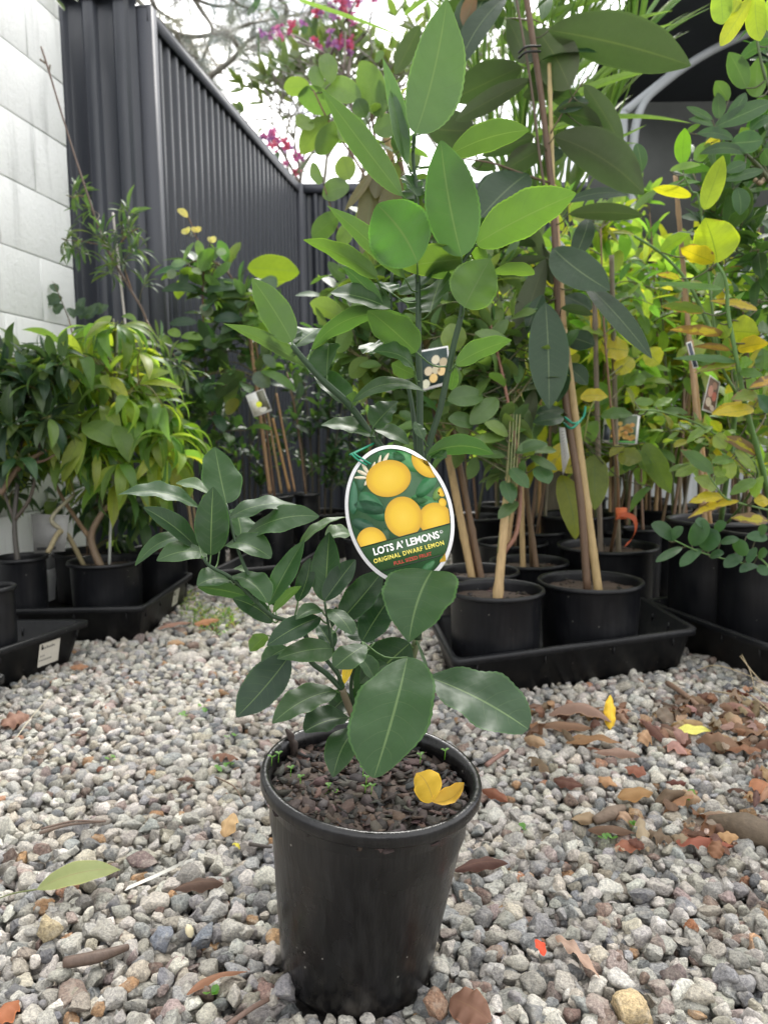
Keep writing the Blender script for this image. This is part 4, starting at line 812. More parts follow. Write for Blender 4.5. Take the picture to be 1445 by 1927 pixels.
# ---- more pots around that tray
def simple_potted(px_, py_, w, D, label, stk, stems, blobs, L, W, cols, lm='soft', stem_r=(.006, .0025), bz=.004, dD=.12, scol=BRN, **k):
    root, c0, sr, pb = pot_at(px_, py_, w, D, bz, label, name='potted_tree', group='potted trees for sale', chips=26)
    for i, (q, cc) in enumerate(stk): stake(root, soil_pt(c0, sr, -.2+.4*i, -.2), P(*q), .009, cc)
    p = Plant(root, lm)
    for s_ in stems: p.stem([soil_pt(c0, sr, .1, .1)]+[V(*q) if False else q for q in s_], list(stem_r), scol)
    p.blobs(blobs, D, dD, L, W, cols, **k); p.done(); return root, c0, sr
YG2 = [(0.18, 0.28, 0.05), (0.13, 0.23, 0.05), (0.28, 0.31, 0.05), (0.09, 0.18, 0.045)]
GR2 = [(0.12, 0.22, 0.055), (0.17, 0.28, 0.06), (0.08, 0.16, 0.045), (0.22, 0.32, 0.08)]
YEL = [(0.30, 0.30, 0.04), (0.19, 0.26, 0.04), (0.13, 0.22, 0.04), (0.10, 0.19, 0.05)]
simple_potted(995, 1054, 150, 2.53, 'thin green staked tree in the pot half hidden behind the small glossy tree', [((975, 680, 2.45), BAM), ((955, 690, 2.5), BRN)], [[(990, 900, 2.45), (960, 700, 2.45), (930, 520, 2.4)]], [(900, 640, 80, 70, 6), (950, 500, 70, 80, 5), (870, 560, 60, 60, 4)], .08, .035, OVC, 'oval')
rt, rc, rs = simple_potted(1142, 1024, 186, 2.62, 'yellowing tree with an orange plastic ribbon round its stem behind the middle pot', [((1118, 560, 2.42), GRY), ((1150, 480, 2.4), GRY)], [[(1163, 940, 2.4), (1150, 780, 2.4), (1135, 600, 2.4), (1130, 430, 2.42)]], [(1120, 640, 60, 60, 4), (1160, 700, 70, 60, 5), (1200, 600, 60, 70, 5), (1120, 500, 60, 70, 5), (1180, 450, 60, 60, 5)], .10, .042, YG2, 'soft', ab=(.6, .8))
mb = MB(); q = spline([P(1160, 975, 2.36), P(1172, 968, 2.35), P(1192, 975, 2.35), P(1196, 995, 2.34), P(1188, 1015, 2.33), P(1176, 1026, 2.33)], 5); n_ = len(q); sd_ = V(0, 0, .006)
v = np.concatenate([q+V(.004, 0, .007), q-V(.004, 0, .007)]); mb.add(v, [(i, i+1, n_+i+1, n_+i) for i in range(n_-1)], None, (0.5, 0.10, 0.04)); box(mb, P(1168, 966, 2.375), (.03, .02, .034), None, (0.62, 0.14, 0.05)); mb.build('ribbon', M['attr'], rt, smooth=False)
# big drooping yellow leaves of that tree
p = Plant(rt, 'soft'); p.stem([(1098, 830, 2.3), (1110, 770, 2.32), (1130, 740, 2.38)], [.003, .002], (0.2, 0.2, 0.06))
for r_, c_ in [(((560, 700), (660, 1140), 170, 15, 1), (0.16, 0.20, 0.03)), (((790, 560), (790, 940), 190, 15, 1), (0.12, 0.17, 0.04)), (((600, 480), (480, 700), 140, 20, 1), (0.42, 0.38, 0.03)), (((690, 170), (880, 170), 90, 45, 1), (0.5, 0.42, 0.03)), (((1130, 480), (1305, 825), 150, 20, 1), (0.13, 0.2, 0.04)), (((950, 560), (1110, 600), 130, 35, 1), (0.2, 0.24, 0.05)), (((1060, 530), (1180, 700), 90, 25, 1), (0.10, 0.18, 0.04)), (((830, 300), (1050, 290), 80, 45, 1), (0.08, 0.18, 0.05)), (((700, 480), (810, 330), 120, 15, 1), (0.09, 0.18, 0.06)), (((980, 500), (890, 580), 60, 35, 1), (0.25, 0.25, 0.05)), (((660, 660), (480, 620), 110, 30, 1), (0.3, 0.28, 0.04)), (((1170, 780), (1030, 950), 55, 20, 1), (0.08, 0.19, 0.03))]:
    p.px(cK, r_[0], r_[1], r_[2], 2.33, r_[3], r_[4], 0, -.03, .08, c_, ab=(.6, .75), wave=.05, pet=.3)
for r_, c_ in [(((1250, 560), (1080, 540), 130, 30, 1), (0.45, 0.40, 0.05)), (((1270, 600), (1180, 700), 110, 20, 1), (0.46, 0.40, 0.08)), (((1350, 560), (1430, 640), 120, 20, 1), (0.36, 0.36, 0.05)), (((1040, 300), (1060, 480), 60, 15, 1), (0.5, 0.36, 0.10)), (((1220, 740), (1350, 720), 90, 35, 1), (0.14, 0.24, 0.05))]:
    p.px(cG, r_[0], r_[1], r_[2], 2.45, r_[3], r_[4], 0, 0, .08, c_, ab=(.55, .6), wave=.06, pet=.0)
p.done('yellow_foliage')
simple_potted(963, 1018, 135, 2.85, 'small leafy seedling in a black pot behind the bamboo stakes', [((985, 800, 2.85), BAM)], [[(975, 930, 2.85), (970, 800, 2.85)]], [(960, 900, 40, 40, 2)], .06, .025, OVC)
simple_potted(1084, 966, 146, 3.0, 'leafy tree with a dark stem in the pot just above the orange ribbon pot', [((1060, 560, 3.0), BRN)], [[(1075, 800, 3.0), (1070, 560, 3.0), (1080, 400, 3.0)]], [(1080, 560, 60, 90, 6), (1050, 400, 60, 60, 4)], .09, .036, GR2)
simple_potted(1240, 955, 118, 3.3, 'green tree with a bare brown stem in the far pot behind the tall right pots', [((1255, 500, 3.3), BAM)], [[(1240, 760, 3.3), (1230, 520, 3.3), (1220, 380, 3.3)]], [(1240, 560, 70, 80, 6), (1210, 420, 60, 70, 6), (1270, 700, 60, 60, 4)], .1, .042, GR2)
simple_potted(1208, 992, 78, 2.8, 'small black pot with a thin seedling between the ribbon pot and the tall pots', [], [[(1206, 900, 2.8), (1210, 800, 2.8)]], [(1210, 820, 40, 50, 3)], .07, .03, YG2)
simple_potted(700, 1010, 110, 3.0, 'leafy shrub in a dark pot hidden behind the lemon picture tag', [], [[(700, 900, 3.0), (690, 760, 3.0), (680, 650, 3.0)]], [(680, 720, 50, 70, 5), (740, 800, 50, 60, 4)], .06, .026, OVC)

# ---- yellowing blueberry-like plant in the tall pots at the right
root, c0, sr, pb = pot_at(1346, 975, 180, 2.34, 0.012, 'scraggly tree', name='potted_tree', group='potted trees for sale')
root['label'] = 'bushy tree with small oval leaves on a low arching branch, left tall pot'
stake(root, soil_pt(c0, sr, -.3, -.2), P(1270, 330, 2.2), .008, (0.5, 0.34, 0.2)); stake(root, soil_pt(c0, sr, -.1, 0), P(1300, 640, 2.3), .007, BAM)
p = Plant(root, 'blight'); GS2 = (0.10, 0.19, 0.05)
p.stem([soil_pt(c0, sr, .1, 0), (1384, 740, 2.05), (1350, 660, 1.98), (1323, 590, 1.95), (1290, 527, 1.93), (1245, 478, 1.92), (1193, 444, 1.9)], [.008, .005, .003], GS2)
p.stem([soil_pt(c0, sr, .1, -.1), (1425, 890, 2.0), (1332, 809, 1.95), (1250, 776, 1.92), (1195, 771, 1.9)], [.004, .0015], GS2)
p.stem([soil_pt(c0, sr, .1, -.4), (1444, 1065, 1.9), (1390, 1058, 1.85), (1320, 1040, 1.82), (1269, 1017, 1.8)], [.003, .0015], GS2)
p.stem([(1445, 960, 2.0), (1370, 940, 1.95), (1347, 915, 1.93), (1330, 890, 1.93)], [.003, .0015], GS2)
JD = [(0.035, 0.09, 0.04), (0.045, 0.11, 0.045)]
for r_ in [((390, 880), (255, 790), 85, 30), ((362, 892), (447, 805), 62, 20), ((500, 920), (588, 765), 108, 20), ((610, 810), (520, 772), 60, 35), ((565, 945), (655, 830), 138, 20), ((440, 930), (283, 1020), 52, 35), ((553, 940), (430, 1048), 66, 30), ((640, 835), (708, 780), 60, 35), ((672, 905), (785, 880), 50, 45), ((765, 960), (830, 900), 112, 20), ((800, 975), (697, 1052), 75, 25), ((900, 1042), (790, 1082), 50, 35), ((830, 865), (960, 880), 66, 40), ((885, 930), (840, 1030), 50, 25), ((900, 1040), (960, 1100), 60, 25), ((900, 840), (960, 810), 60, 40), ((610, 990), (695, 965), 50, 45), ((900, 980), (960, 960), 60, 40)]:
    p.px(cJ, r_[0], r_[1], r_[2], 1.82, r_[3], 1, 0, -.02, .06, random.choice(JD), ab=(.58, .52), pet=.1)
for r_, al in [(((632, 482), (430, 340), 85, 30), .22), (((750, 400), (620, 420), 60, 45), 0), (((648, 580), (512, 510), 78, 35), .1), (((700, 620), (480, 662), 66, 40), .3), (((785, 650), (478, 755), 55, 35), .38), (((880, 660), (960, 640), 90, 30), .3), (((960, 770), (735, 755), 70, 40), .45), (((888, 372), (675, 268), 70, 30), .5), (((873, 98), (620, 120), 88, 35), .16), (((885, 520), (728, 615), 70, 35), 0), (((880, 630), (930, 500), 70, 20), .2), (((625, 200), (470, 302), 55, 40), 0), (((155, 50), (272, 50), 55, 35), 0), (((280, 80), (385, 30), 50, 45), 0), (((175, 130), (330, 100), 40, 45), 0), (((330, 110), (480, 120), 45, 45), 0), (((640, 250), (710, 330), 90, 20), 0), (((640, 500), (700, 450), 80, 25), 0), (((720, 400), (740, 520), 80, 15), 0), (((760, 340), (890, 480), 50, 20), 0), (((160, 60), (240, 110), 50, 30), .1)]:
    c_ = (0.50, 0.42, 0.03) if al >= .3 or r_[2] == 88 else random.choice(GR2)
    p.px(cJ, *r_[:3], 1.95, r_[3], 1, 0, 0, .06, c_, ab=(.58, .75), alpha=al, pet=.12, wave=.06)
p.blobs([(1340, 800, 70, 60, 5), (1300, 860, 60, 50, 3), (1400, 870, 50, 60, 4), (1260, 800, 50, 50, 3)], 2.15, .12, .065, .03, GR2+YEL[:1], nl=6, ab=(.6, .6), alpha=(0, .25))
p.done()
root, c0, sr, pb = pot_at(1446, 994, 190, 2.16, 0.012, 'green stemmed tree with large yellow and brown edged leaves in the rightmost tall pot', name='potted_tree', group='potted trees for sale')
p = Plant(root, 'blight')
p.stem([soil_pt(c0, sr, 0, -.2), (1441, 914, 2.0), (1402, 763, 1.88), (1392, 711, 1.85), (1380, 649, 1.83), (1369, 587, 1.82), (1365, 529, 1.8), (1348, 495, 1.8)], [.008, .006, .005, .003], GS2)
p.stem([(1384, 740, 1.95), (1350, 660, 1.9), (1318, 395, 1.85), (1300, 360, 1.83), (1286, 330, 1.82)], [.004, .002], GS2)
p.stem([(1384, 740, 1.95), (1300, 700, 1.9), (1270, 330, 1.85), (1258, 285, 1.83)], [.0001, .002], GS2) if False else None
YE = (0.24, 0.31, 0.03); Y2 = (0.46, 0.38, 0.03)
for r_, c_, al in [(((985, 458), (868, 50), 410, 15, -1), YE, .16), (((950, 450), (648, 320), 170, 30, -1), Y2, .2), (((1030, 690), (388, 632), 58, 40, 1), (0.09, 0.2, 0.04), .1), (((858, 905), (468, 850), 100, 30, -1), (0.07, 0.11, 0.03), .3), (((1345, 882), (915, 800), 75, 35, 1), Y2, .35), (((1050, 1112), (548, 1062), 95, 35, -1), (0.34, 0.30, 0.06), .52), (((1090, 1080), (1365, 1100), 250, 15, -1), YE, .12), (((1165, 1240), (1450, 1190), 150, 30, -1), Y2, .22), (((1150, 1352), (578, 1325), 70, 45, 1), (0.07, 0.16, 0.06), 0), (((1155, 1365), (770, 1455), 75, 35, 1), (0.22, 0.25, 0.04), .35), (((1312, 1778), (928, 1830), 112, 35, 1), Y2, .22), (((1500, 1500), (1268, 1590), 100, 30, 1), (0.5, 0.3, 0.05), .45), (((1088, 840), (1232, 718), 45, 20, 1), (0.1, 0.22, 0.04), 0), (((1000, 1000), (1080, 1130), 160, 20, -1), (0.2, 0.3, 0.03), .1), (((1180, 1370), (1300, 1350), 110, 25, 1), (0.12, 0.24, 0.04), 0), (((1180, 1450), (1400, 1480), 90, 35, 1), (0.08, 0.18, 0.04), 0), (((1350, 1650), (1100, 1700), 120, 30, 1), (0.16, 0.22, 0.04), .3), (((470, 360), (740, 190), 120, 30, -1), (0.12, 0.22, 0.03), .08), (((640, 600), (430, 560), 60, 35, -1), (0.25, 0.28, 0.04), .35), (((1100, 1250), (760, 1220), 60, 35, -1), (0.3, 0.2, 0.06), .5), (((1445, 1060), (1340, 1060), 120, 30, 1), (0.08, 0.14, 0.06), 0), (((1390, 1420), (1390, 1230), 170, 20, 1), (0.09, 0.17, 0.07), 0), (((1480, 1790), (1345, 1650), 130, 25, 1), (0.05, 0.12, 0.06), 0)]:
    p.px(cI, *r_[:3], 1.84, r_[3], r_[4], 0, -.02, .05, c_, ab=(.56, .82), alpha=al, pet=.14, wave=.07, fold=.25)
for r_, c_, al in [(((862, 1900), (1035, 1410), 185, 12, -1), (0.26, 0.36, 0.03), .06), (((745, 1782), (398, 1710), 100, 30, -1), (0.34, 0.38, 0.03), 0), (((552, 1548), (830, 1495), 62, 45, 1), (0.16, 0.3, 0.05), 0), (((670, 1490), (690, 1160), 145, 10, -1), (0.12, 0.26, 0.02), 0), (((500, 1700), (830, 1650), 40, 50, 1), (0.10, 0.2, 0.06), 0)]:
    p.px(cH, *r_[:3], 1.84, r_[3], r_[4], 0, -.02, .05, c_, ab=(.6, .68), alpha=al, pet=.14)
for r_ in [((505, 1250), (330, 1390), 130, 20), ((560, 1280), (540, 1420), 150, 10), ((585, 1450), (290, 1490), 70, 30)]:
    p.px(cH, *r_, 1.83, face=-1, col=(0.24, 0.11, 0.06), alpha=.9, ab=(.6, .6), curl=.8, fold=.8, wave=.12, bow=.15, pet=.2)
p.blobs([(1360, 560, 60, 50, 2), (1400, 650, 50, 60, 3), (1430, 760, 40, 60, 3)], 2.0, .1, .07, .032, YG2, nl=5, ab=(.6, .6), alpha=(0, .3))
p.done()

D2 = (0.030, 0.080, 0.024)
# ---- dark citrus reaching in at the top right
bx = G(1640, 1150, 0); root = empty('potted_tree', (bx[0], bx[1], 0), 'dark green citrus tree leaning in at top right, big yellow leaves hanging above it', 'potted plant', 'potted trees for sale')
pot_mesh(root, V(bx[0], bx[1], 0), V(0, 0, 1), .3, .15)
p = Plant(root, 'leaf')
p.stem([V(bx[0], bx[1], .2), (1560, 700, 2.1), (1500, 450, 2.0), (1440, 330, 1.95), (1390, 280, 1.92), (1345, 240, 1.9)], [.012, .006, .003], (0.10, 0.12, 0.06))
p.stem([(1500, 450, 2.0), (1480, 250, 1.95), (1440, 150, 1.9), (1420, 60, 1.88)], [.005, .003], (0.08, 0.12, 0.05)); p.stem([(1560, 700, 2.1), (1460, 370, 2.0), (1428, 345, 1.95), (1418, 338, 1.95)], [.006, .006], (0.3, 0.22, 0.14))
p.stem([(1500, 450, 2.0), (1400, 480, 2.05), (1340, 400, 2.05)], [.004, .002], (0.08, 0.12, 0.05))
for r_ in [((1490, 375), (1168, 560), 108, 30, -1, D2), ((1345, 882), (1352, 520), 180, 8, -1, YG), ((1245, 800), (1085, 475), 180, 12, -1, LG), ((1085, 905), (965, 735), 135, 18, -1, LG), ((1000, 1075), (985, 838), 118, 8, -1, D2), ((960, 1150), (1480, 920), 165, 25, 1, D2), ((940, 1085), (700, 968), 66, 35, 1, D2), ((948, 1145), (722, 1080), 60, 40, 1, D2), ((1130, 1262), (795, 1212), 95, 35, 1, D2), ((1110, 1295), (1395, 1270), 190, 18, 1, D2), ((1245, 1392), (822, 1395), 100, 30, 1, D2), ((1060, 1080), (1240, 840), 110, 15, 1, D2), ((1280, 1180), (1460, 1060), 120, 25, 1, D2), ((1240, 1480), (1050, 1560), 110, 30, 1, D2), ((1400, 1540), (1040, 1640), 90, 35, 1, D2), ((1160, 1700), (1190, 1950), 150, 15, 1, D2), ((1400, 1350), (1460, 1500), 120, 15, -1, D2), ((920, 1300), (770, 1450), 130, 20, -1, YG), ((1010, 1280), (860, 1320), 90, 30, -1, (0.4, 0.36, 0.05)), ((700, 1200), (830, 1130), 50, 40, -1, LG), ((250, 1300), (300, 1560), 120, 15, 1, D2)]:
    p.px(cH, *r_[:3], 1.9, r_[3], r_[4], 0, 0, .06, r_[5], ab=(.66, .7), pet=.14, serr=.01)
p.blobs([(1400, 330, 50, 50, 6), (1360, 420, 50, 50, 5), (1420, 470, 40, 70, 6), (1440, 250, 30, 60, 4), (1330, 300, 40, 40, 3), (1400, 560, 50, 50, 4), (1440, 120, 20, 60, 3), (1440, 620, 30, 60, 3)], 2.1, .12, .09, .042, [D2, MD, (0.05, 0.12, 0.03), LG], nl=6, ab=(.66, .68))
p.done()
p = Plant(root, 'soft')
p.stem([(1500, -60, 1.6), (1400, -20, 1.55), (1340, -30, 1.5)], [.004, .002], GS2)
for r_ in [((1285, -20), (1008, 418), 150, 12, (0.22, 0.25, 0.02)), ((1000, -120), (1032, 222), 190, 8, (0.13, 0.21, 0.03)), ((1330, -80), (1370, 372), 185, 8, (0.19, 0.24, 0.02)), ((1470, -60), (1470, 300), 120, 10, (0.2, 0.3, 0.04)), ((1180, -60), (1110, 120), 120, 10, (0.2, 0.24, 0.02))]:
    p.px(cH, *r_[:3], 1.5, r_[3], -1, 0, 0, .05, r_[4], ab=(.6, .62), pet=.2, wave=.03)
p.done('yellow_foliage')
# ------------------------------------------------------------------ plants on the left
LC = [(0.17, 0.25, 0.055), (0.12, 0.20, 0.055), (0.24, 0.30, 0.055), (0.09, 0.16, 0.05)]
DKC = [(0.03, 0.07, 0.03), (0.045, 0.09, 0.035), (0.025, 0.055, 0.03)]
WB = (0.17, 0.115, 0.075)
root, c0, sr, pb = pot_at(200, 1052, 140, 2.60, 0.012, 'light green bush with long drooping leaves and forked woody stem by the white wall', name='potted_bush', group='potted bushes by the wall')
stake(root, soil_pt(c0, sr, -.1, .5), P(222, 610, 2.6), .005, (0.5, 0.48, 0.42))
p = Plant(root, 'soft'); p.dz = .16
p.stem([soil_pt(c0, sr, .0, -.3), (172, 1015, 2.4), (190, 970, 2.4), (215, 940, 2.42), (245, 890, 2.45)], [.014, .011, .009, .006], WB, sides=9)
p.stem([(172, 1015, 2.4), (150, 985, 2.42), (120, 940, 2.45), (100, 900, 2.45)], [.009, .005], WB)
p.stem([(190, 970, 2.4), (200, 880, 2.42), (212, 760, 2.42), (217, 680, 2.42), (214, 600, 2.42)], [.008, .005, .003], (0.1, 0.09, 0.06))
p.stem([soil_pt(c0, sr, -.6, 0), (120, 1000, 2.35), (90, 1040, 2.28)], [.008, .009, .008], (0.27, 0.23, 0.15)); p.stem([(120, 1000, 2.35), (98, 975, 2.33), (140, 930, 2.4)], [.008, .006], (0.25, 0.21, 0.14))
p.stem([(0, 930, 2.2), (20, 900, 2.22), (48, 870, 2.25), (110, 835, 2.3), (160, 800, 2.35)], [.011, .008, .004], WB)
p.stem([(48, 870, 2.25), (80, 868, 2.25), (105, 855, 2.25)], [.005, .003], WB)
p.stem([(245, 890, 2.45), (300, 870, 2.5), (330, 820, 2.55)], [.005, .003], WB); p.stem([(212, 760, 2.42), (240, 738, 2.35), (262, 722, 2.33)], [.003, .002], (0.2, 0.18, 0.05))
DR = dict(lift=-1.15, ab=(.75, .95), bow=.22, fold=.25, whorl=True, rows=12, r=.0022, tcol=(0.16, 0.15, 0.05))
p.blobs([(205, 610, 30, 14, 4), (165, 640, 40, 30, 4), (255, 650, 30, 30, 4), (150, 660, 30, 30, 3), (215, 700, 60, 40, 5), (275, 690, 30, 25, 3), (170, 720, 40, 30, 3), (230, 770, 50, 30, 4), (120, 790, 60, 20, 5), (60, 810, 50, 20, 4), (160, 830, 60, 20, 5), (290, 780, 50, 40, 7), (320, 830, 30, 40, 6), (240, 840, 50, 30, 3), (100, 850, 60, 20, 4), (200, 880, 60, 30, 3), (300, 880, 40, 30, 4)], 2.42, .13, .14, .038, LC, nl=8, **DR)
p.blobs([(320, 800, 25, 50, 8), (290, 770, 40, 30, 4)], 2.55, .06, .12, .038, [(0.14, 0.28, 0.03), (0.12, 0.24, 0.03)], nl=7, **DR)
cL = CR(0, 540, 3.6125)
for r_ in [((570, 940), (835, 1100), 170, 35, 1), ((790, 940), (880, 1195), 130, 20, 1), ((580, 985), (425, 1335), 105, 20, 1), ((580, 1000), (525, 1280), 80, 20, 1), ((550, 915), (305, 1130), 85, 35, 1), ((400, 930), (155, 1090), 75, 40, 1), ((950, 660), (1255, 700), 40, 45, 1), ((960, 650), (1165, 580), 60, 45, 1), ((140, 980), (0, 1075), 75, 40, 1), ((830, 200), (935, 240), 40, 35, 1), ((760, 200), (600, 350), 70, 25, 1)]:
    col = (0.45, 0.36, 0.03) if r_[0] == (400, 930) else random.choice(LC); p.px(cL, *r_[:3], 2.3, r_[3], r_[4], 0, -.02, .14, col, ab=(.7, .85), pet=.1)
p.done()
# dark bush at far left
root, c0, sr, pb = pot_at(40, 1046, 96, 2.48, 0.012, 'darker green bush in the corner pot at the far left against the white wall', name='potted_bush', group='potted bushes by the wall')
p = Plant(root, 'oval'); p.dz = .12
p.stem([soil_pt(c0, sr, .0, -.3), (28, 980, 2.34), (40, 860, 2.34), (48, 760, 2.34), (50, 700, 2.34)], [.009, .006, .003], (0.07, 0.06, 0.05)); p.stem([(28, 980, 2.34), (60, 930, 2.34), (75, 840, 2.34), (90, 720, 2.34)], [.007, .003], (0.07, 0.06, 0.05)); p.stem([(28, 980, 2.34), (0, 900, 2.34), (-30, 800, 2.34)], [.006, .003], (0.07, 0.06, 0.05))
DR2 = dict(DR); DR2.update(lift=-.35, bow=.15)
p.blobs([(40, 690, 60, 40, 12), (90, 710, 25, 40, 6), (10, 750, 50, 40, 10), (70, 770, 50, 40, 9), (10, 840, 40, 40, 7), (-10, 720, 20, 50, 5), (20, 900, 40, 40, 5), (110, 680, 15, 20, 2)], 2.34, .12, .11, .034, DKC+LC[1:2], nl=8, **DR2)
p.done()
root, c0, sr, pb = pot_at(166, 1036, 128, 2.95, 0.012, 'drooping leaved shrub in the pot just behind the light green bush', name='potted_bush', group='potted bushes by the wall')
p = Plant(root, 'soft'); p.dz = .2; p.stem([soil_pt(c0, sr, .1, 0), (180, 950, 2.72), (200, 820, 2.7), (240, 720, 2.7)], [.009, .004], WB)
p.blobs([(260, 900, 50, 50, 6), (230, 960, 50, 30, 4), (250, 1000, 40, 20, 3), (150, 940, 60, 40, 5), (130, 740, 40, 40, 4), (230, 660, 50, 40, 5)], 2.7, .1, .12, .036, DKC+LC[1:2], nl=7, **DR); p.done()
# empty-looking pots at the left edge
def edge_pot(px_, py_, w, D, bz, label):
    rc = P(px_, py_, D); R = w*D/FPX/2; b = V(rc[0], rc[1], bz); rt = empty('plant_pot', b, label, 'pot', 'black pots at the left edge'); pot_mesh(rt, b, V(0, 0, 1), rc[2]-bz, R, fill=.06, chips=14)
edge_pot(-14, 1102, 84, 2.02, 0.012, 'black pot cut off by the left edge standing in the stickered tray')
# thin branched grey-leaved plant in front of the fence
root, c0, sr, pb = pot_at(300, 1030, 110, 2.95, 0.0, 'thin wiry shrub with narrow needle like leaves before the corrugated fence', name='potted_shrub')
root['category'] = 'potted plant'; stake(root, soil_pt(c0, sr, -.3, 0), P(213, 400, 2.75), .0045, (0.55, 0.54, 0.5)); 
p = Plant(root, 'oval')
p.stem([soil_pt(c0, sr, 0, 0), (310, 850, 2.85), (295, 700, 2.8), (275, 600, 2.75), (240, 535, 2.72), (200, 463, 2.7), (160, 350, 2.65), (120, 225, 2.62), (93, 135, 2.6), (78, 88, 2.6)], [.006, .005, .004, .003, .0035], (0.12, 0.085, 0.07))
p.stem([(93, 135, 2.6), (95, 122, 2.6)], .003, (0.16, 0.12, 0.09)); p.stem([(88, 120, 2.6), (76, 112, 2.6)], .0035, (0.16, 0.12, 0.09))
p.stem([(250, 550, 2.73), (225, 470, 2.7), (245, 440, 2.68), (260, 430, 2.66)], [.003, .0015], BRN); p.stem([(200, 463, 2.7), (160, 455, 2.68), (125, 452, 2.66)], [.002, .001], BRN); p.stem([(160, 370, 2.65), (150, 368, 2.64), (140, 372, 2.64)], [.002, .001], BRN)
p.stem([(275, 600, 2.75), (300, 640, 2.7), (340, 680, 2.7)], [.002, .001], BRN)
NC = [(0.07, 0.12, 0.06), (0.10, 0.16, 0.07), (0.05, 0.09, 0.05)]
NK = dict(nl=9, ab=(.8, .8), lift=.0, bow=.12, fold=.3, whorl=True, start=.2, maxlen=.08, r=.001)
p.blobs([(145, 372, 12, 10, 2), (170, 400, 12, 10, 1), (125, 455, 8, 8, 2), (150, 470, 14, 12, 2), (185, 435, 14, 10, 2), (250, 430, 14, 12, 3), (262, 470, 14, 12, 2), (205, 470, 14, 14, 2), (225, 500, 16, 14, 2), (200, 520, 16, 14, 1), (310, 660, 20, 30, 3), (345, 690, 14, 20, 2), (265, 530, 12, 12, 1), (240, 400, 6, 6, 1)], 2.68, .04, .078, .012, NC, **NK)
p.done()
# staked trees at the centre left
root, c0, sr, pb = pot_at(521, 932, 66, 3.35, .02, 'staked tree with round pale leaves and a small white tag before the long fence', name='potted_tree', group='potted trees for sale')
stake(root, P(509, 930, 3.32), P(469, 620, 3.2), .0085, (0.36, 0.22, 0.13)); stake(root, P(530, 928, 3.34), P(480, 640, 3.25), .006, (0.33, 0.2, 0.12))
p = Plant(root, 'oval')
p.stem([soil_pt(c0, sr, -.1, 0), (500, 800, 3.3), (470, 640, 3.2), (440, 530, 3.15), (400, 490, 3.1)], [.006, .003], BRN)
cM = CR(280, 380, 3.6125)
for r_, c_ in [(((670, 450), (1025, 480), 180, 30, -1), (0.12, 0.19, 0.02)), (((370, 400), (490, 330), 80, 30, 1), (0.07, 0.15, 0.04)), (((360, 520), (210, 470), 70, 35, -1), (0.14, 0.25, 0.03)), (((330, 600), (90, 605), 60, 40, 1), (0.04, 0.09, 0.04)), (((330, 820), (140, 830), 60, 40, 1), (0.05, 0.1, 0.06)), (((390, 610), (640, 575), 80, 45, 1), (0.06, 0.12, 0.07)), (((440, 800), (640, 800), 70, 40, 1), (0.05, 0.1, 0.06)), (((380, 930), (480, 980), 110, 30, 1), (0.10, 0.16, 0.08)), (((440, 520), (560, 410), 60, 30, 1), (0.08, 0.18, 0.03)), (((370, 560), (270, 520), 60, 40, -1), (0.14, 0.25, 0.03)), (((720, 760), (650, 840), 80, 30, 1), (0.16, 0.3, 0.08)), (((730, 760), (860, 830), 70, 30, 1), (0.15, 0.28, 0.06)), (((720, 770), (740, 850), 60, 20, 1), (0.16, 0.3, 0.08)), (((700, 860), (950, 940), 140, 30, -1), (0.12, 0.22, 0.02)), (((380, 780), (430, 710), 90, 35, 1), (0.2, 0.26, 0.16)), (((780, 1040), (860, 1130), 70, 25, 1), (0.08, 0.13, 0.08)), (((720, 1160), (820, 1260), 110, 25, 1), (0.08, 0.13, 0.09)), (((760, 1150), (1000, 1290), 60, 35, 1), (0.08, 0.17, 0.03)), (((610, 1340), (530, 1445), 80, 20, -1), (0.34, 0.30, 0.03)), (((650, 1160), (460, 1330), 120, 30, -1), (0.05, 0.09, 0.03)), (((600, 560), (600, 740), 150, 15, -1), (0.05, 0.12, 0.03)), (((860, 600), (760, 530), 100, 40, 1), (0.1, 0.17, 0.1)), (((530, 880), (520, 1000), 100, 20, -1), (0.05, 0.11, 0.04)), (((380, 1340), (330, 1230), 90, 20, 1), (0.07, 0.15, 0.04)), (((430, 1400), (400, 1230), 90, 20, 1), (0.05, 0.12, 0.04))]:
    p.px(cM, *r_[:3], 3.1, r_[3], r_[4], 0, 0, .1, c_, ab=(.62, .62), pet=.2)
p.blobs([(400, 500, 50, 20, 3), (370, 540, 50, 30, 4), (430, 560, 60, 40, 6), (480, 580, 40, 40, 4), (400, 610, 60, 40, 4), (470, 650, 50, 40, 4), (420, 700, 60, 50, 5), (500, 700, 30, 40, 2)], 3.2, .12, .12, .055, [(0.07, 0.14, 0.06), (0.05, 0.11, 0.055), (0.10, 0.17, 0.08), (0.14, 0.24, 0.05)], nl=5, ab=(.62, .62), r=.0022)
p.done()
root, c0, sr, pb = pot_at(380, 1000, 96, 3.3, .0, 'slender red stemmed tree with yellow bud tips standing before the dark fence', name='potted_tree', group='potted trees for sale')
stake(root, soil_pt(c0, sr, -.3, -.3), P(342, 860, 3.2), .007, (0.42, 0.28, 0.18)); stake(root, soil_pt(c0, sr, -.1, -.3), P(350, 850, 3.2), .006, (0.36, 0.24, 0.15))
p = Plant(root, 'oval'); RS = (0.18, 0.085, 0.06)
p.stem([soil_pt(c0, sr, .2, 0), (405, 836, 3.25), (388, 700, 3.2), (382, 560, 3.15), (384, 480, 3.12), (366, 440, 3.1), (358, 415, 3.1), (348, 400, 3.1)], [.005, .003, .0015], RS)
p.stem([(366, 440, 3.1), (352, 436, 3.1)], .0012, GS2); p.stem([(384, 480, 3.12), (392, 465, 3.1), (400, 450, 3.1)], [.002, .001], GS2)
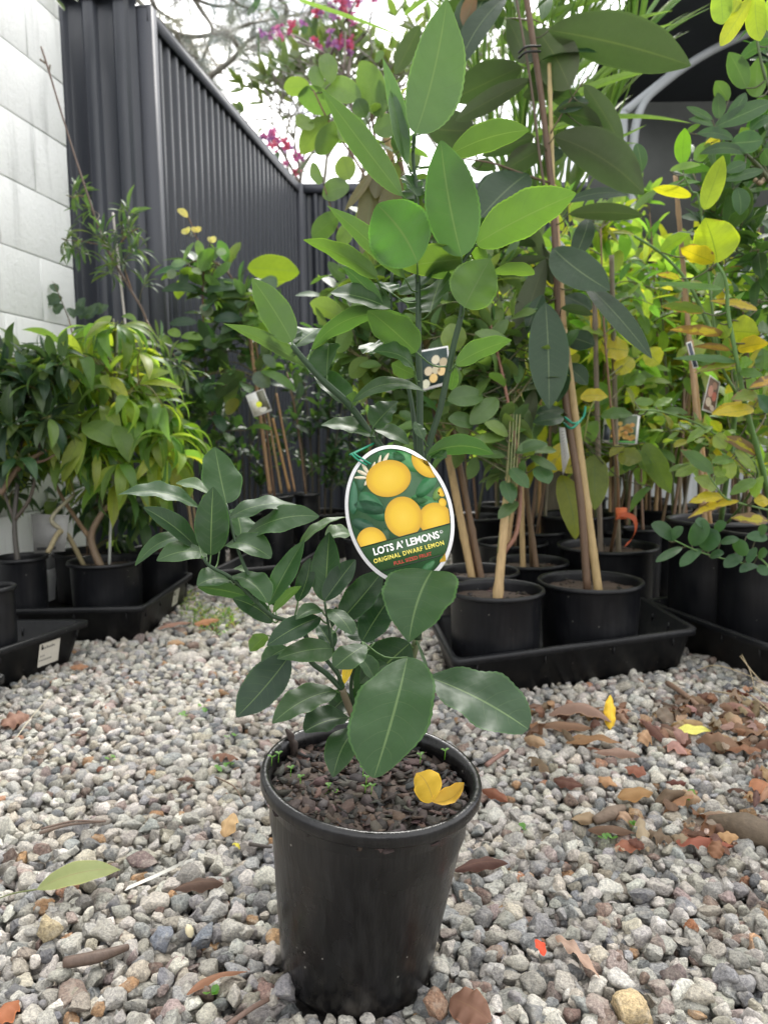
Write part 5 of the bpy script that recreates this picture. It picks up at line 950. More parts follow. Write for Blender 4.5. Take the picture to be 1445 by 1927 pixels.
for r_, c_ in [(((265, 105), (195, 50), 45, 20, 1), (0.5, 0.45, 0.15)), (((265, 215), (225, 190), 40, 20, 1), (0.5, 0.46, 0.16)), (((260, 215), (280, 170), 30, 20, 1), (0.5, 0.45, 0.15)), (((325, 205), (295, 170), 36, 20, 1), (0.5, 0.45, 0.15)), (((325, 205), (355, 170), 36, 20, 1), (0.5, 0.45, 0.15)), (((420, 275), (455, 235), 40, 20, 1), (0.5, 0.46, 0.2)), (((420, 275), (412, 235), 36, 20, 1), (0.5, 0.46, 0.2)), (((350, 380), (335, 260), 60, 20, 1), (0.14, 0.24, 0.05)), (((240, 400), (310, 275), 30, 30, 1), (0.12, 0.2, 0.08)), (((360, 470), (440, 320), 100, 15, -1), (0.09, 0.19, 0.03)), (((460, 340), (530, 345), 50, 40, 1), (0.25, 0.35, 0.2)), (((255, 415), (150, 430), 50, 40, 1), (0.16, 0.26, 0.13)), (((180, 460), (135, 520), 60, 30, 1), (0.2, 0.27, 0.18)), (((360, 490), (290, 460), 40, 40, 1), (0.25, 0.34, 0.2)), (((220, 910), (130, 880), 60, 35, 1), (0.16, 0.28, 0.03)), (((220, 920), (370, 935), 55, 40, 1), (0.18, 0.3, 0.05)), (((320, 1000), (180, 980), 50, 40, 1), (0.16, 0.28, 0.03)), (((160, 970), (50, 920), 50, 35, 1), (0.15, 0.27, 0.03))]:
    p.px(cM, *r_[:3], 3.05, r_[3], r_[4], 0, 0, .08, c_, ab=(.62, .62), pet=.12)
p.blobs([(380, 620, 30, 60, 3), (390, 740, 40, 60, 4), (330, 740, 40, 50, 4), (350, 660, 40, 40, 3), (400, 820, 30, 40, 3), (440, 780, 30, 60, 3)], 3.15, .1, .10, .045, [(0.045, 0.10, 0.045), (0.07, 0.14, 0.04)], nl=5, ab=(.62, .62)); p.done()
# square pots centre
root, c0, sr, pb = pot_at(577, 928, 50, 3.5, .02, 'thin caned plant in the right hand pot of the centre pair behind the lemon', name='potted_tree', group='potted trees for sale')
stake(root, P(545, 925, 3.5), P(513, 787, 3.45), .007, (0.5, 0.28, 0.12)); stake(root, P(555, 925, 3.5), P(520, 740, 3.45), .0055, (0.4, 0.25, 0.14)); p = Plant(root, 'oval'); p.stem([soil_pt(c0, sr, 0, 0), (560, 800, 3.5), (540, 700, 3.5)], [.005, .003], BRN); p.blobs([(560, 760, 30, 40, 4)], 3.5, .1, .08, .035, DKC, nl=5); p.done()
# dense dark shrubs
for (cx, w_, D, lab, bl) in ((600, 120, 3.9, 'dense dark small leaved shrub low before the corner of the fences', [(590, 730, 60, 60, 18), (600, 820, 60, 60, 18), (570, 660, 40, 40, 7), (640, 690, 40, 50, 9), (620, 880, 50, 30, 8)]), (690, 110, 4.1, 'dense dark small leaved shrub behind the lemon picture tag', [(680, 700, 60, 70, 16), (690, 800, 60, 60, 14), (650, 640, 40, 40, 6), (720, 620, 40, 60, 8), (660, 880, 50, 40, 7)]), (470, 90, 3.8, 'dark bushy shrub low behind the two tall bamboo stakes', [(450, 800, 50, 60, 12), (480, 870, 50, 40, 9), (420, 880, 40, 40, 7), (530, 800, 30, 60, 7), (430, 740, 40, 40, 5)])):
    root, c0, sr, pb = pot_at(cx, 962, w_, D, 0, lab, name='potted_shrub', group='dark shrubs at the back'); p = Plant(root, 'oval')
    for k in range(5): p.stem([soil_pt(c0, sr, .2*k-.4, 0), (cx+(k-2)*14, 860, D), (cx+(k-2)*26, 720, D)], [.006, .003], (0.08, 0.07, 0.05))
    p.blobs(bl, D, .2, .055, .024, [(0.025, 0.065, 0.028), (0.04, 0.10, 0.035), (0.02, 0.05, 0.025), (0.08, 0.17, 0.04)], nl=9, ab=(.62, .62), rows=5, r=.0015); p.done()
# creeper leaves on the wall
mb = MB(); st = MB(); q = [P(130, 600, 2.98), P(120, 575, 2.94), P(108, 545, 2.9), P(100, 530, 2.88)]; tube(st, spline(q, 4), [.0025, .001], 5, BRN)
for (x0, y0, x1, y1, w_) in ((118, 560, 88, 572, 22), (118, 572, 105, 592, 18), (128, 580, 140, 600, 14), (108, 550, 96, 535, 16), (140, 590, 165, 585, 16), (150, 600, 175, 580, 16), (160, 600, 190, 570, 18), (150, 590, 160, 560, 16), (180, 590, 205, 575, 16), (140, 620, 170, 625, 16)):
    leafpx(mb, I_, (x0, y0), (x1, y1), w_, 2.93, 25, 1, 0, 0, .1, (0.07, 0.12, 0.08), ab=(.5, .6), fold=.4, wave=.1)
rt = empty('creeper', P(130, 640, 2.55), 'small grey green creeper clinging at the corner of the white wall', 'creeper'); tube(st, spline([P(130, 600, 2.98), P(150, 700, 3.0), P(160, 900, 3.0), V(P(160, 1000, 3.0)[0], P(160, 1000, 3.0)[1], 0)], 5), .003, 5, BRN); st.build('stem', M['stem'], rt); mb.build('foliage', M['oval'], rt)
mb = MB(); st = MB()
for k in range(26):
    a = P(random.uniform(60, 165), random.uniform(-45, 6), 2.9); d = nrm(V(random.gauss(0, 1), random.gauss(0, .4), random.gauss(-.2, .6))); leaf_mesh(mb, a, a+d*.05, nrm(V(random.gauss(0, .3), -.5, 1)), .025, rows=6, cols=1, col=jit((0.07, 0.12, 0.05)))
rt = empty('climbing_plant', P(120, -30, 2.9), 'leafy twigs hanging over the top corner of the white wall', 'climber'); tube(st, spline([P(40, -60, 2.95), P(110, -30, 2.92), P(170, -20, 2.9)], 4), .004, 5, BRN); st.build('stem', M['stem'], rt); mb.build('foliage', M['oval'], rt)

# ------------------------------------------------------------------ crowd of staked saplings further back at the right
def sapling(label, px_, py_, D, R, H, leafm, cols, L, W, nst, seed, ab=(.62, .7), lift=.1, alpha=(0, 0), tz=0.0):
    random.seed(seed); gz = G(px_, py_, 0) if D is None else V((px_-722.5)/FPX*D, D, 0)
    root = empty('potted_sapling', gz, label, 'potted plant', 'staked saplings at the back right'); pot_mesh(root, gz, V(0, 0, 1), .26, R, chips=16)
    for k in range(nst): stake(root, gz+V(random.uniform(-.05, .05), random.uniform(-.05, .05), .2), gz+V(random.uniform(-.1, .1), random.uniform(-.08, .08), H*random.uniform(.8, 1.02)), .006, random.choice((BAM, GRY, BRN)))
    p = Plant(root, leafm)
    for k in range(2): p.stem([gz+V(.02*k, 0, .2), gz+V(random.uniform(-.05, .05), random.uniform(-.05, .05), H*.5), gz+V(random.uniform(-.1, .1), random.uniform(-.1, .1), H*.95)], [.007, .003], random.choice((BRN, (0.1, 0.12, 0.05))))
    for z in np.linspace(.42, 1.05, 26):
        a = random.uniform(0, 6.28); r_ = random.uniform(.06, .24)*(1.15-z*.35); p.twig(gz+V(cos(a)*r_, sin(a)*r_, H*z), L, W, cols, nl=6, ab=ab, lift=lift, alpha=alpha, rows=8)
    p.done(); return root
def copy_thing(o, loc, rz, label):
    c = o.copy(); C.objects.link(c); c.location = Vector(loc); c.rotation_euler = (0, 0, rz); c['label'] = label
    for ch in list(o.children):
        d = ch.copy(); C.objects.link(d); d.parent = c
        for g in ch.children: e = g.copy(); C.objects.link(e); e.parent = d
    return c
def at(px_, D): return V((px_-722.5)/FPX*D, D, 0)
S1 = sapling('bright green staked sapling behind the orange ribbon tree', 1180, 0, 2.95, .13, 1.25, 'soft', GR2, .10, .042, 2, 11)
S2 = sapling('yellow green staked sapling with broad leaves before the pale shed wall', 1100, 0, 3.6, .13, 1.35, 'soft', YG2+YEL[:1], .13, .06, 2, 12, lift=-.1)
S3 = sapling('dark green staked sapling in front of the shed at far right', 1390, 0, 3.2, .13, 1.5, 'oval', [DK, MD, (0.05, 0.12, 0.04)], .10, .045, 1, 13)
S4 = sapling('sapling with many yellow leaves between the pale wall and the tall pots', 1290, 0, 3.1, .12, 1.2, 'blight', YEL+YG2[:3], .13, .06, 3, 14, alpha=(0, .25), lift=-.35)
for s_, px_, D, rz, lb in ((S1, 1330, 3.7, 1.1, 'light green sapling standing right of the yellow one near the shed frame'), (S1, 1020, 3.5, 2.3, 'light green sapling glimpsed left of the leathery tree trunk low down'), (S1, 1210, 4.1, 4.0, 'light green sapling furthest back against the pale shed cladding'), (S2, 1440, 4.0, 2.0, 'broad leaved yellow green sapling at the far right by the silver rail'), (S2, 1230, 3.35, 3.9, 'broad leaved yellow green sapling just behind the bright green one'), (S3, 900, 3.4, 1.9, 'dark sapling standing behind the two bamboo stakes near the tag'), (S3, 820, 4.0, 3.3, 'dark sapling low at the back directly above the picture tag'), (S4, 1155, 3.2, 2.6, 'yellow leaved sapling close behind the leathery tree trunk'), (S4, 1380, 3.45, 5.0, 'yellow leaved sapling half hidden by the dark citrus on the right'), (S3, 1100, 4.2, 5.0, 'dark sapling at the back before the left end of the pale cladding'), (S2, 1010, 2.95, 3.0, 'broad leaved yellow green sapling seen between the bamboo stakes'), (S1, 1265, 2.9, 0.4, 'light green sapling directly behind the left tall pot'), (S2, 1340, 3.3, 4.6, 'broad leaved yellow green sapling behind the yellowing tree at right'), (S1, 1170, 3.45, 3.6, 'light green sapling between the leathery tree and the golden fruit tag'), (S1, 1410, 3.05, 2.0, 'light green sapling behind the rightmost tall pot'), (S2, 1075, 4.0, 0.7, 'broad leaved yellow green sapling at the back left of the pale cladding'), (S1, 940, 3.9, 4.4, 'light green sapling at the back between the bamboo stakes and the fence'), (S1, 1120, 3.0, 5.3, 'light green sapling right of the leathery trunk at mid height')):
    copy_thing(s_, at(px_, D), rz, lb)
# ------------------------------------------------------------------ palm, trees over the fence, wires
random.seed(5)
bx = P(1040, 900, 3.3); root = empty('palm', (bx[0], bx[1], 0), 'palm with long narrow pale green fronds arching behind the leathery tree', 'palm')
pl = leafmat('palm_leaflet', rough=0.4, trans=.4, veinamt=.3, lat=1.0, back=(0.14, 0.2, 0.08), tcol=(1.1, 1.2, .5)); mb = MB(); st = MB()
tube(st, spline([V(bx[0], bx[1], 0), V(bx[0]+.02, bx[1], .7), P(1010, 520, 3.3)], 5), [.05, .035], 10, (0.14, 0.12, 0.09))
hub = P(1010, 500, 3.3)
for (mx_, my_, tx__, ty__) in ((1060, 200, 1120, -60), (980, 180, 960, -80), (1120, 260, 1200, 60), (900, 150, 850, -60), (1040, 120, 1060, -150)):
    l = spline([hub, P(mx_, my_, 3.2), P(tx__, ty__, 3.05)], 10); tube(st, l, [.008, .004], 6, (0.14, 0.2, 0.06)); n_ = len(l)
    for i in range(3, n_-1):
        T = nrm(l[i+1]-l[i]); x, y = frame_of(T)
        for s_ in (-1, 1):
            for jj in range(2):
                b = l[i]+T*.03*jj; d = nrm(T*.75+x*s_*.7+V(0, 0, .15)+y*random.gauss(0, .15)); leaf_mesh(mb, b, b+d*random.uniform(.4, .62), nrm(np.cross(d, V(0, 1, .2))*s_+V(0, -.6, .5)), .026, ab=(.25, .9), bow=.06, fold=.6, rows=10, cols=1, col=jit((0.12, 0.20, 0.06)))
for (x0, y0, x1, y1, w_, D) in ((1020, 215, 1290, 122, 16, 2.6), (990, 260, 1300, 232, 12, 2.6), (1060, 260, 1200, 270, 8, 2.7), (930, 90, 1240, -20, 16, 2.9), (1020, 150, 1265, 20, 14, 2.8), (1050, 170, 1270, 45, 14, 2.8), (1080, 130, 1265, 42, 10, 2.75), (940, 180, 1120, -30, 14, 2.9), (1000, 200, 1180, 0, 16, 2.9), (1040, 220, 1215, 95, 16, 2.85), (1060, 235, 1180, 90, 14, 2.85), (1020, 30, 1130, -60, 12, 2.9), (880, 60, 1010, -60, 12, 2.9), (760, 30, 860, -30, 10, 2.9), (560, 0, 760, 70, 8, 2.9), (850, 120, 1010, -20, 14, 3.0), (1085, 250, 1190, 120, 10, 2.8), (1100, 285, 1215, 235, 8, 2.7)):
    leafpx(mb, I_, (x0, y0), (x1, y1), w_, D, 30, -1, .1, 0, .08, (0.16, 0.25, 0.08), ab=(.2, .7), fold=.5, rows=18)
st.build('trunk', M['stem'], root); mb.build('fronds', pl, root)

# needle tree (soft pine-like) over the fence
FZ = 8.0
root = empty('needle_tree', V(-3.6, 9.0, 0), 'feathery tree of fine grey green needles above the top of the long fence', 'tree'); st = MB(); mb = MB()
nm, n, _, L = mat('pine_needle'); at_ = N_(n, 'ShaderNodeAttribute', attribute_name='col'); pbr(n, at_.outputs['Color'], .6); M['needle'] = nm
tube(st, spline([V(-3.6, 9.0, 0), V(-3.7, 9.0, 2.5), V(-3.2, 8.9, 5.5), V(-2.9, 8.8, 7.5)], 6), [.16, .1, .05], 10, (0.12, 0.10, 0.08))
br = [[(240, -20), (300, 40), (350, 68), (420, 62), (470, 45), (520, 35), (600, 20)], [(340, -40), (380, 20), (400, 60), (380, 120), (395, 145)], [(395, 145), (440, 110), (470, 75), (520, 50)], [(280, -40), (290, 10), (330, 40)], [(420, -60), (440, 0), (480, 20)], [(560, -60), (590, -10), (580, 30), (560, 60)], [(480, -60), (520, -10), (540, 20), (500, 60)], [(350, 68), (370, 100), (380, 150)], [(300, -60), (340, -20), (400, 10), (460, 10)], [(600, -40), (620, 20), (640, 40)], [(430, 60), (450, 90), (470, 110)], [(380, -60), (420, -30), (520, -10)], [(540, 20), (530, 60), (520, 90)], [(330, 60), (345, 90), (370, 110)]]
def tufts(l, k, Lr, w_, cols, hang=.35):
    for _ in range(k):
        i = random.randrange(len(l)-1); b = l[i]+(l[i+1]-l[i])*random.random(); T = nrm(l[i+1]-l[i]); a = nrm(T*.5+V(random.gauss(0, .8), random.gauss(0, .5), random.gauss(-hang, .6))); q = b+a*random.uniform(.1, .3); tube(st, [b, q], [.005, .003], 4, (0.12, 0.11, 0.09), cap=False)
        c_ = jit(random.choice(cols), .2)
        for _ in range(34):
            d = nrm(a*.8+V(random.gauss(0, .6), random.gauss(0, .6), random.gauss(-.15, .6))); b2 = b+(q-b)*random.uniform(.3, 1); e = b2+d*random.uniform(.6, 1)*Lr; s_ = nrm(np.cross(d, V(0, 1, 0)))*w_; mb.add([b2-s_, b2+s_, e], [(0, 1, 2)], None, c_)
for q in br:
    l = spline([P(x, y, FZ+random.uniform(-.5, .5)) for x, y in q], 6); tube(st, l, [.028, .012], 6, (0.13, 0.12, 0.10)); tufts(l, int(len(l)*.85), .30, .0022, [(0.26, 0.29, 0.24), (0.33, 0.35, 0.30)])
st.build('trunk', M['stem'], root); mb.build('crown', M['needle'], root, smooth=False)

M['petal'] = leafmat('petal', rough=.5, trans=.3, tgain=1.2, tcol=(1, 1, 1), back=None, veinamt=0, margin=0)
# pink flowered tree
root = empty('flowering_tree', V(-.9, 7.2, 0), 'tree with clusters of pink and red flowers over the back fence', 'tree'); st = MB(); mb = MB(); fl = MB(); FD_ = 6.6
tube(st, spline([V(-.9, 7.2, 0), V(-.8, 7.1, 1.5), P(672, 250, FD_), P(655, 150, FD_)], 6), [.06, .035, .02], 8, (0.15, 0.13, 0.11))
for q in ([(672, 260), (655, 170), (620, 110), (560, 70), (520, 60)], [(655, 150), (660, 90), (655, 40), (640, -20)], [(648, 130), (600, 95), (560, 78)], [(640, 190), (648, 120), (650, 60)], [(560, 420), (566, 350), (560, 300), (555, 265)], [(566, 350), (540, 300), (520, 270), (505, 262)], [(655, 90), (690, 60), (700, 20)], [(620, 110), (640, 60), (660, 20), (680, -20)]):
    l = spline([P(x, y, FD_+random.uniform(-.2, .2)) for x, y in q], 6); tube(st, l, [.016, .007], 6, (0.17, 0.14, 0.12))
for cx, cy, rx, ry, k in ((655, 25, 25, 22, 12), (620, 35, 30, 25, 10), (640, 75, 30, 16, 12), (545, 55, 28, 14, 12), (500, 62, 8, 8, 3), (600, 80, 20, 10, 5), (655, 90, 16, 14, 5), (530, 265, 28, 20, 14), (548, 290, 16, 22, 8), (505, 255, 12, 5, 4), (640, 0, 40, 20, 12), (690, 10, 15, 20, 3), (560, 310, 12, 16, 4)):
    for _ in range(int(k*.6)+1):
        q = P(cx+random.uniform(-rx, rx), cy+random.uniform(-ry, ry), FD_+random.uniform(-.15, .15)); c_ = random.choice([(0.50, 0.12, 0.30), (0.55, 0.16, 0.34), (0.42, 0.18, 0.42), (0.55, 0.10, 0.18), (0.38, 0.16, 0.36)])
        fl = MB()
        for _ in range(9): a = nrm(V(random.gauss(0, 1), random.gauss(0, .7), random.gauss(0, 1))); leaf_mesh(fl, q, q+a*random.uniform(.03, .06), nrm(V(random.gauss(0, 1), -1, random.gauss(0, 1))), .03, ab=(.8, .5), rows=4, cols=1, col=jit(c_, .15))
        fl.build('flower', M['petal'], root)
for _ in range(46):
    cx, cy = random.choice([(585, 15), (520, 25), (600, 40), (560, 290), (530, 300), (640, 60), (700, 40), (560, 350), (480, 10), (575, 45), (640, 130)]); q = P(cx+random.gauss(0, 16), cy+random.gauss(0, 14), FD_+random.uniform(-.2, .2)); a = nrm(V(random.gauss(0, 1), random.gauss(0, .4), random.gauss(-.4, .6))); leaf_mesh(mb, q, q+a*random.uniform(.1, .17), nrm(V(random.gauss(0, .5), -.6, 1)), .075, ab=(.55, .7), rows=6, cols=1, col=jit((0.05, 0.10, 0.05)))
st.build('trunk', M['stem'], root); mb.build('foliage', M['oval'], root)

# bare forking tree
root = empty('bare_tree', V(.3, 8.4, 0), 'pale bare branched tree with few small leaves in front of the sky at the centre', 'tree'); st = MB(); mb = MB()
def fork(p, d, ln, r, k):
    e = p+d*ln; m = (p+e)/2+V(random.gauss(0, .05), 0, random.gauss(0, .05))*ln; tube(st, spline([p, m, e], 3), [r, r*.75], 5, (0.20, 0.19, 0.15), cap=False)
    if k == 0:
        for _ in range(random.randint(0, 3)): a = nrm(d+V(random.gauss(0, .6), random.gauss(0, .4), random.gauss(0, .5))); leaf_mesh(mb, e, e+a*random.uniform(.12, .2), nrm(V(random.gauss(0, .5), -.7, .6)), .07, ab=(.6, .8), rows=6, cols=1, col=jit((0.10, 0.15, 0.05)))
        return
    for s_ in ((-1, 1) if random.random() < .8 else (-1, 0, 1)):
        a = nrm(d+V(s_*random.uniform(.35, .75), random.gauss(0, .3), random.gauss(.1, .25))); fork(e, a, ln*random.uniform(.68, .9), r*.76, k-1)
T0 = V(.3, 8.4, 0); tube(st, spline([T0, T0+V(-.1, 0, 1.2), P(640, 470, 7.6)], 5), [.11, .08], 8, (0.2, 0.19, 0.16))
for (x, y) in ((560, 400), (600, 380), (650, 400), (700, 380), (760, 400), (520, 420), (820, 380), (880, 380), (950, 380)):
    q = P(x, y, 7.6+random.uniform(-.4, .4)); tube(st, [P(640, 470, 7.6), q], [.05, .03], 6, (0.2, 0.19, 0.15)); fork(q, nrm(V(random.gauss(0, .35), 0, 1)), .42, .022, 5)
st.build('trunk', M['stem'], root); mb.build('foliage', M['oval'], root)
# hedge-like dark mass beyond fence low (tree line)
for i, (x0, y0, x1, y1) in enumerate(((380, 160, 760, 75), (400, 215, 800, 160))):
    mb = MB(); a = P(x0-400, y0+80, 11); b = P(x1+900, y1-150, 11); l = spline([a, (a+b)/2+V(0, 0, -.12), b], 8); tube(mb, l, .010, 6, (0.25, 0.25, 0.28)); single(mb, 'power_line', M['attr'], ('upper', 'lower')[i]+' thin power line crossing the pale sky behind the branches', 'cable', a, 'power lines')

# ------------------------------------------------------------------ other tags, stickers
def card(name, cr, pts, D, label, cat='plant tag', th=.0008, col=(0.7, 0.7, 0.68), group='picture tags on the trees for sale'):
    q = [P(*cr(x, y), D) for x, y in pts]; c = sum(q)/4; n_ = nrm(np.cross(q[1]-q[0], q[3]-q[0])); n_ = -n_ if np.dot(n_, CAM-c) < 0 else n_
    r = empty(name, c, label, cat, group)
    def patch(parent, nm, rect, cols, h, mt='tag'):
        mb = MB(); 
        for (u0, v0, u1, v1), cl in zip(rect, cols):
            f = lambda u, v: q[0]*(1-u)*(1-v)+q[1]*u*(1-v)+q[2]*u*v+q[3]*(1-u)*v
            a = [f(u0, v0), f(u1, v0), f(u1, v1), f(u0, v1)]; vv = [p+n_*h for p in a]+[p+n_*(h-th) for p in a]; mb.add(np.array(vv), [(0, 1, 2, 3), (7, 6, 5, 4), (0, 4, 5, 1), (1, 5, 6, 2), (2, 6, 7, 3), (3, 7, 4, 0)], None, cl)
        return mb.build(nm, M[mt], parent, smooth=False)
    base_ = patch(r, 'card', [(0, 0, 1, 1)], [col], 0)
    def dots(ds, h=.0006, nm='printed_fruit'):
        mb = MB()
        for u, v, ru, rv, cl in ds:
            pc = q[0]*(1-u)*(1-v)+q[1]*u*(1-v)+q[2]*u*v+q[3]*(1-u)*v; ex = (q[1]-q[0])*ru; ey = (q[3]-q[0])*rv; k = 18; vv = [pc+ex*cos(t)+ey*sin(t)+n_*h for t in np.linspace(0, 2*pi, k, endpoint=False)]; mb.add(np.array(vv), [tuple(range(k))], None, cl)
        mb.build(nm, M['tag'], base_, smooth=False)
    return r, base_, patch, dots
r, b, pt, ds = card('plant_tag', cM, [(660, 1315), (780, 1270), (840, 1420), (715, 1465)], 3.0, 'small white tag with a yellow dot hanging on the staked tree at centre left')
pt(b, 'picture', [(.55, .02, .97, .9), (.05, .3, .5, .95)], [(0.13, 0.13, 0.09), (0.55, 0.53, 0.46)], .0005); ds([(.48, .55, .16, .13, (0.75, 0.8, 0.02)), (.6, .82, .2, .1, (0.6, 0.58, 0.5))])
r, b, pt, ds = card('plant_tag', cG, [(25, 560), (195, 530), (215, 750), (30, 800)], 1.86, 'dark picture tag with cream round fruit behind the tallest lemon stems')
pt(b, 'picture', [(.04, .04, .96, .93)], [(0.015, 0.035, 0.03)], .0005); ds([(u, v, .14, .11, c_) for u, v, c_ in ((.3, .55, (0.5, 0.42, 0.28)), (.55, .3, (0.55, 0.5, 0.36)), (.55, .55, (0.45, 0.40, 0.26)), (.72, .62, (0.62, 0.45, 0.2)), (.45, .75, (0.6, 0.42, 0.15)), (.2, .85, (0.5, 0.5, 0.36)), (.8, .4, (0.4, 0.33, 0.2)))])
r, b, pt, ds = card('plant_tag', cG, [(1108, 930), (1318, 935), (1300, 1108), (1096, 1098)], 2.6, 'picture tag showing a heap of small golden fruit above the orange ribbon')
pt(b, 'picture', [(.2, .02, .93, .9), (.02, .35, .18, .9), (.2, .88, .93, .97)], [(0.08, 0.12, 0.06), (0.05, 0.06, 0.08), (0.1, 0.35, 0.08)], .0005); random.seed(3); ds([(random.uniform(.28, .88), random.uniform(.3, .82), .07, .075, (0.62, random.uniform(.3, .42), 0.10)) for _ in range(26)])
r, b, pt, ds = card('plant_tag', cI, [(700, 1180), (745, 1165), (812, 1405), (765, 1415)], 1.95, 'narrow dark tag with white edge seen edge on among the yellow leaves')
pt(b, 'picture', [(.15, .05, .85, .95)], [(0.05, 0.06, 0.09)], .0005)
r, b, pt, ds = card('plant_tag', cI, [(915, 1470), (1010, 1540), (960, 1830), (840, 1790)], 2.05, 'picture tag with pink and peach coloured fruit under the yellowing leaves at right')
pt(b, 'picture', [(.06, .04, .92, .95)], [(0.20, 0.13, 0.10)], .0005); ds([(.35, .4, .22, .16, (0.6, 0.3, 0.24)), (.7, .5, .2, .13, (0.5, 0.16, 0.12)), (.35, .72, .25, .12, (0.6, 0.5, 0.4)), (.6, .2, .2, .1, (0.4, 0.22, 0.16)), (.7, .85, .2, .08, (0.55, 0.45, 0.38))])
r, b, pt, ds = card('paper_tag', cG, [(843, 1005), (878, 1010), (905, 1180), (866, 1290)], 2.12, 'plain white paper slip hanging behind the leathery tree trunk', group=None, col=(0.62, 0.62, 0.6))
pt(b, 'print', [(.35, .1+.08*k, .75, .12+.08*k) for k in range(9)], [(0.3, 0.3, 0.3)]*9, .0004)
r, b, pt, ds = card('paper_tag', cK, [(1290, 610), (1350, 560), (1440, 700), (1430, 880)], 3.9, 'x', group=None) if False else (None,)*4
cN = CR(40, 940, 4.8167)
r, b, pt, ds = card('paper_tag', cN, [(90, 130), (440, 140), (400, 470), (120, 490)], 2.5, 'pale printed care label behind the forked stem of the light green bush', group=None, col=(0.22, 0.22, 0.21))
pt(b, 'print', [(.1, .25+.045*k, .85, .265+.045*k) for k in range(12)]+[(.1, .85, .7, .93)], [(0.2, 0.2, 0.2)]*12+[(0.03, 0.03, 0.03)], .0005)
def sticker(cr, pts, z_q, label, lines):
    (A, Bz), d0 = z_q, None
    return None
# stickers on the tray sides
def side_sticker(a, b, t0, t1, z0, z1, label, txt):
    a = np.array([a[0], a[1], 0.]); b = np.array([b[0], b[1], 0.]); d = nrm(b-a); n_ = V(d[1], -d[0], 0); n_ = -n_ if np.dot(n_, CAM*V(1, 1, 0)-(a+b)/2) < 0 else n_
    ln = np.linalg.norm(b-a); off = lambda z: -.014-.020*(1-(z/.095))+.0016
    f = lambda u, v, h: a+d*ln*(t0+(t1-t0)*u)+n_*(off(z0+(z1-z0)*v)+h)+V(0, 0, z0+(z1-z0)*v)
    def quad(mb, u0, v0, u1, v1, h, col): mb.add([f(u0, v0, h), f(u1, v0, h), f(u1, v1, h), f(u0, v1, h)], [(0, 1, 2, 3)], None, col)
    mb = MB(); quad(mb, 0, 0, 1, 1, .0005, (0.60, 0.57, 0.50)); rt = empty('paper_sticker', f(.5, .5, 0), label, 'sticker'); c_ = mb.build('sheet', M['tag'], rt, smooth=False); mb = MB()
    for (u, v, w_, h_) in txt: quad(mb, u, v, u+w_, v+h_, .0009, (0.07, 0.07, 0.07))
    mb.build('print', M['tag'], c_, smooth=False)
random.seed(9)
tx = [(.1+.085*k, .74, .05, random.uniform(.07, .11)) for k in range(8)]+[(.08+.08*k, .42, .04, .07) for k in range(3)]+[(.06+.06*k, .24, .035, .06) for k in range(10)]
side_sticker(t4[1], t4[2], .62, .77, .022, .088, 'cream paper sticker with small dark print on the near left tray', tx)
side_sticker(t3[1], t3[2], .62, .74, .03, .088, 'small white paper sticker on the side of the tray under the light green bush', [(.2, .2+.12*k, .6, .03) for k in range(6)])
# ------------------------------------------------------------------ leaf litter, twigs, weeds
random.seed(21)
def litter(px_, py_, L_, W_, ang, col, label, group=None, bow=.12, curl=.5, fold=.3, wave=.06, z=.016, tilt=.25, alpha=0, ab=(.65, .75), lift=0.0, stalk=0, name='fallen_leaf', face=1):
    c = G(px_, py_, z); a = rad(ang); d = V(cos(a), sin(a), lift); d = nrm(d); N = nrm(V(random.gauss(0, tilt), random.gauss(0, tilt)-.25, 1))*face; wave = wave if wave < .03 else max(wave, .1)*1.3; curl *= 1.2; mb = MB()
    B = c-d*L_/2; T = c+d*L_/2; leaf_mesh(mb, B, T, N, W_, ab=ab, bow=bow, curl=curl, fold=fold, wave=wave, rows=18, cols=4, col=col, alpha=alpha, twist=random.gauss(0, .7))
    if stalk: tube(mb, spline([B, B-d*stalk*.5+V(0, 0, .002), B-d*stalk+V(0, 0, -.006)], 3), [.0012, .0008], 5, (col[0]*.9, col[1]*.9, col[2]))
    return single(mb, name, M['dry'], label, 'leaf', c, group)
BR1 = (0.11, 0.065, 0.04); BR2 = (0.17, 0.10, 0.06); PK = (0.25, 0.165, 0.125); RD1 = (0.09, 0.04, 0.028); TAN = (0.45, 0.31, 0.16); YL = (0.72, 0.48, 0.04)
litter(1148, 1340, .085, .026, 75, YL, 'curled bright yellow leaf standing up in front of the right tray', lift=.9, curl=.8, wave=.2, z=.035, tilt=.1, stalk=.0)
litter(1300, 1378, .09, .026, 8, (0.62, 0.60, 0.14), 'flat pale yellow leaf lying right of the bright yellow one', curl=.2)
litter(150, 1655, .112, .044, 24, (0.19, 0.22, 0.085), 'large pale green fallen leaf lying on the gravel at lower left', curl=.1, fold=.25, stalk=.07, wave=.02, z=.026, tilt=.08, ab=(.8, .9))
litter(432, 1552, .045, .034, 80, TAN, 'crumpled tan leaf standing on the gravel left of the lemon pot', curl=.9, fold=.7, lift=.5, z=.028)
litter(446, 1592, .022, .012, -60, (0.5, 0.45, 0.06), 'little yellow leaf scrap just under the crumpled tan leaf')
litter(1015, 1783, .024, .013, 105, (0.6, 0.07, 0.03), 'small bright red leaf on the gravel at lower right', curl=.2, lift=.3, z=.022)
litter(1090, 1352, .135, .030, -20, PK, 'long pinkish brown rolled leaf just before the right tray', curl=1.3, bow=.25, z=.022)
litter(1060, 1368, .12, .028, -8, BR2, 'long brown rolled leaf under the pinkish one by the tray', curl=.9, z=.016)
litter(1120, 1400, .12, .034, -6, (0.20, 0.11, 0.05), 'flat dark tan leaf with a pale midrib below the curled yellow leaf', curl=.3)
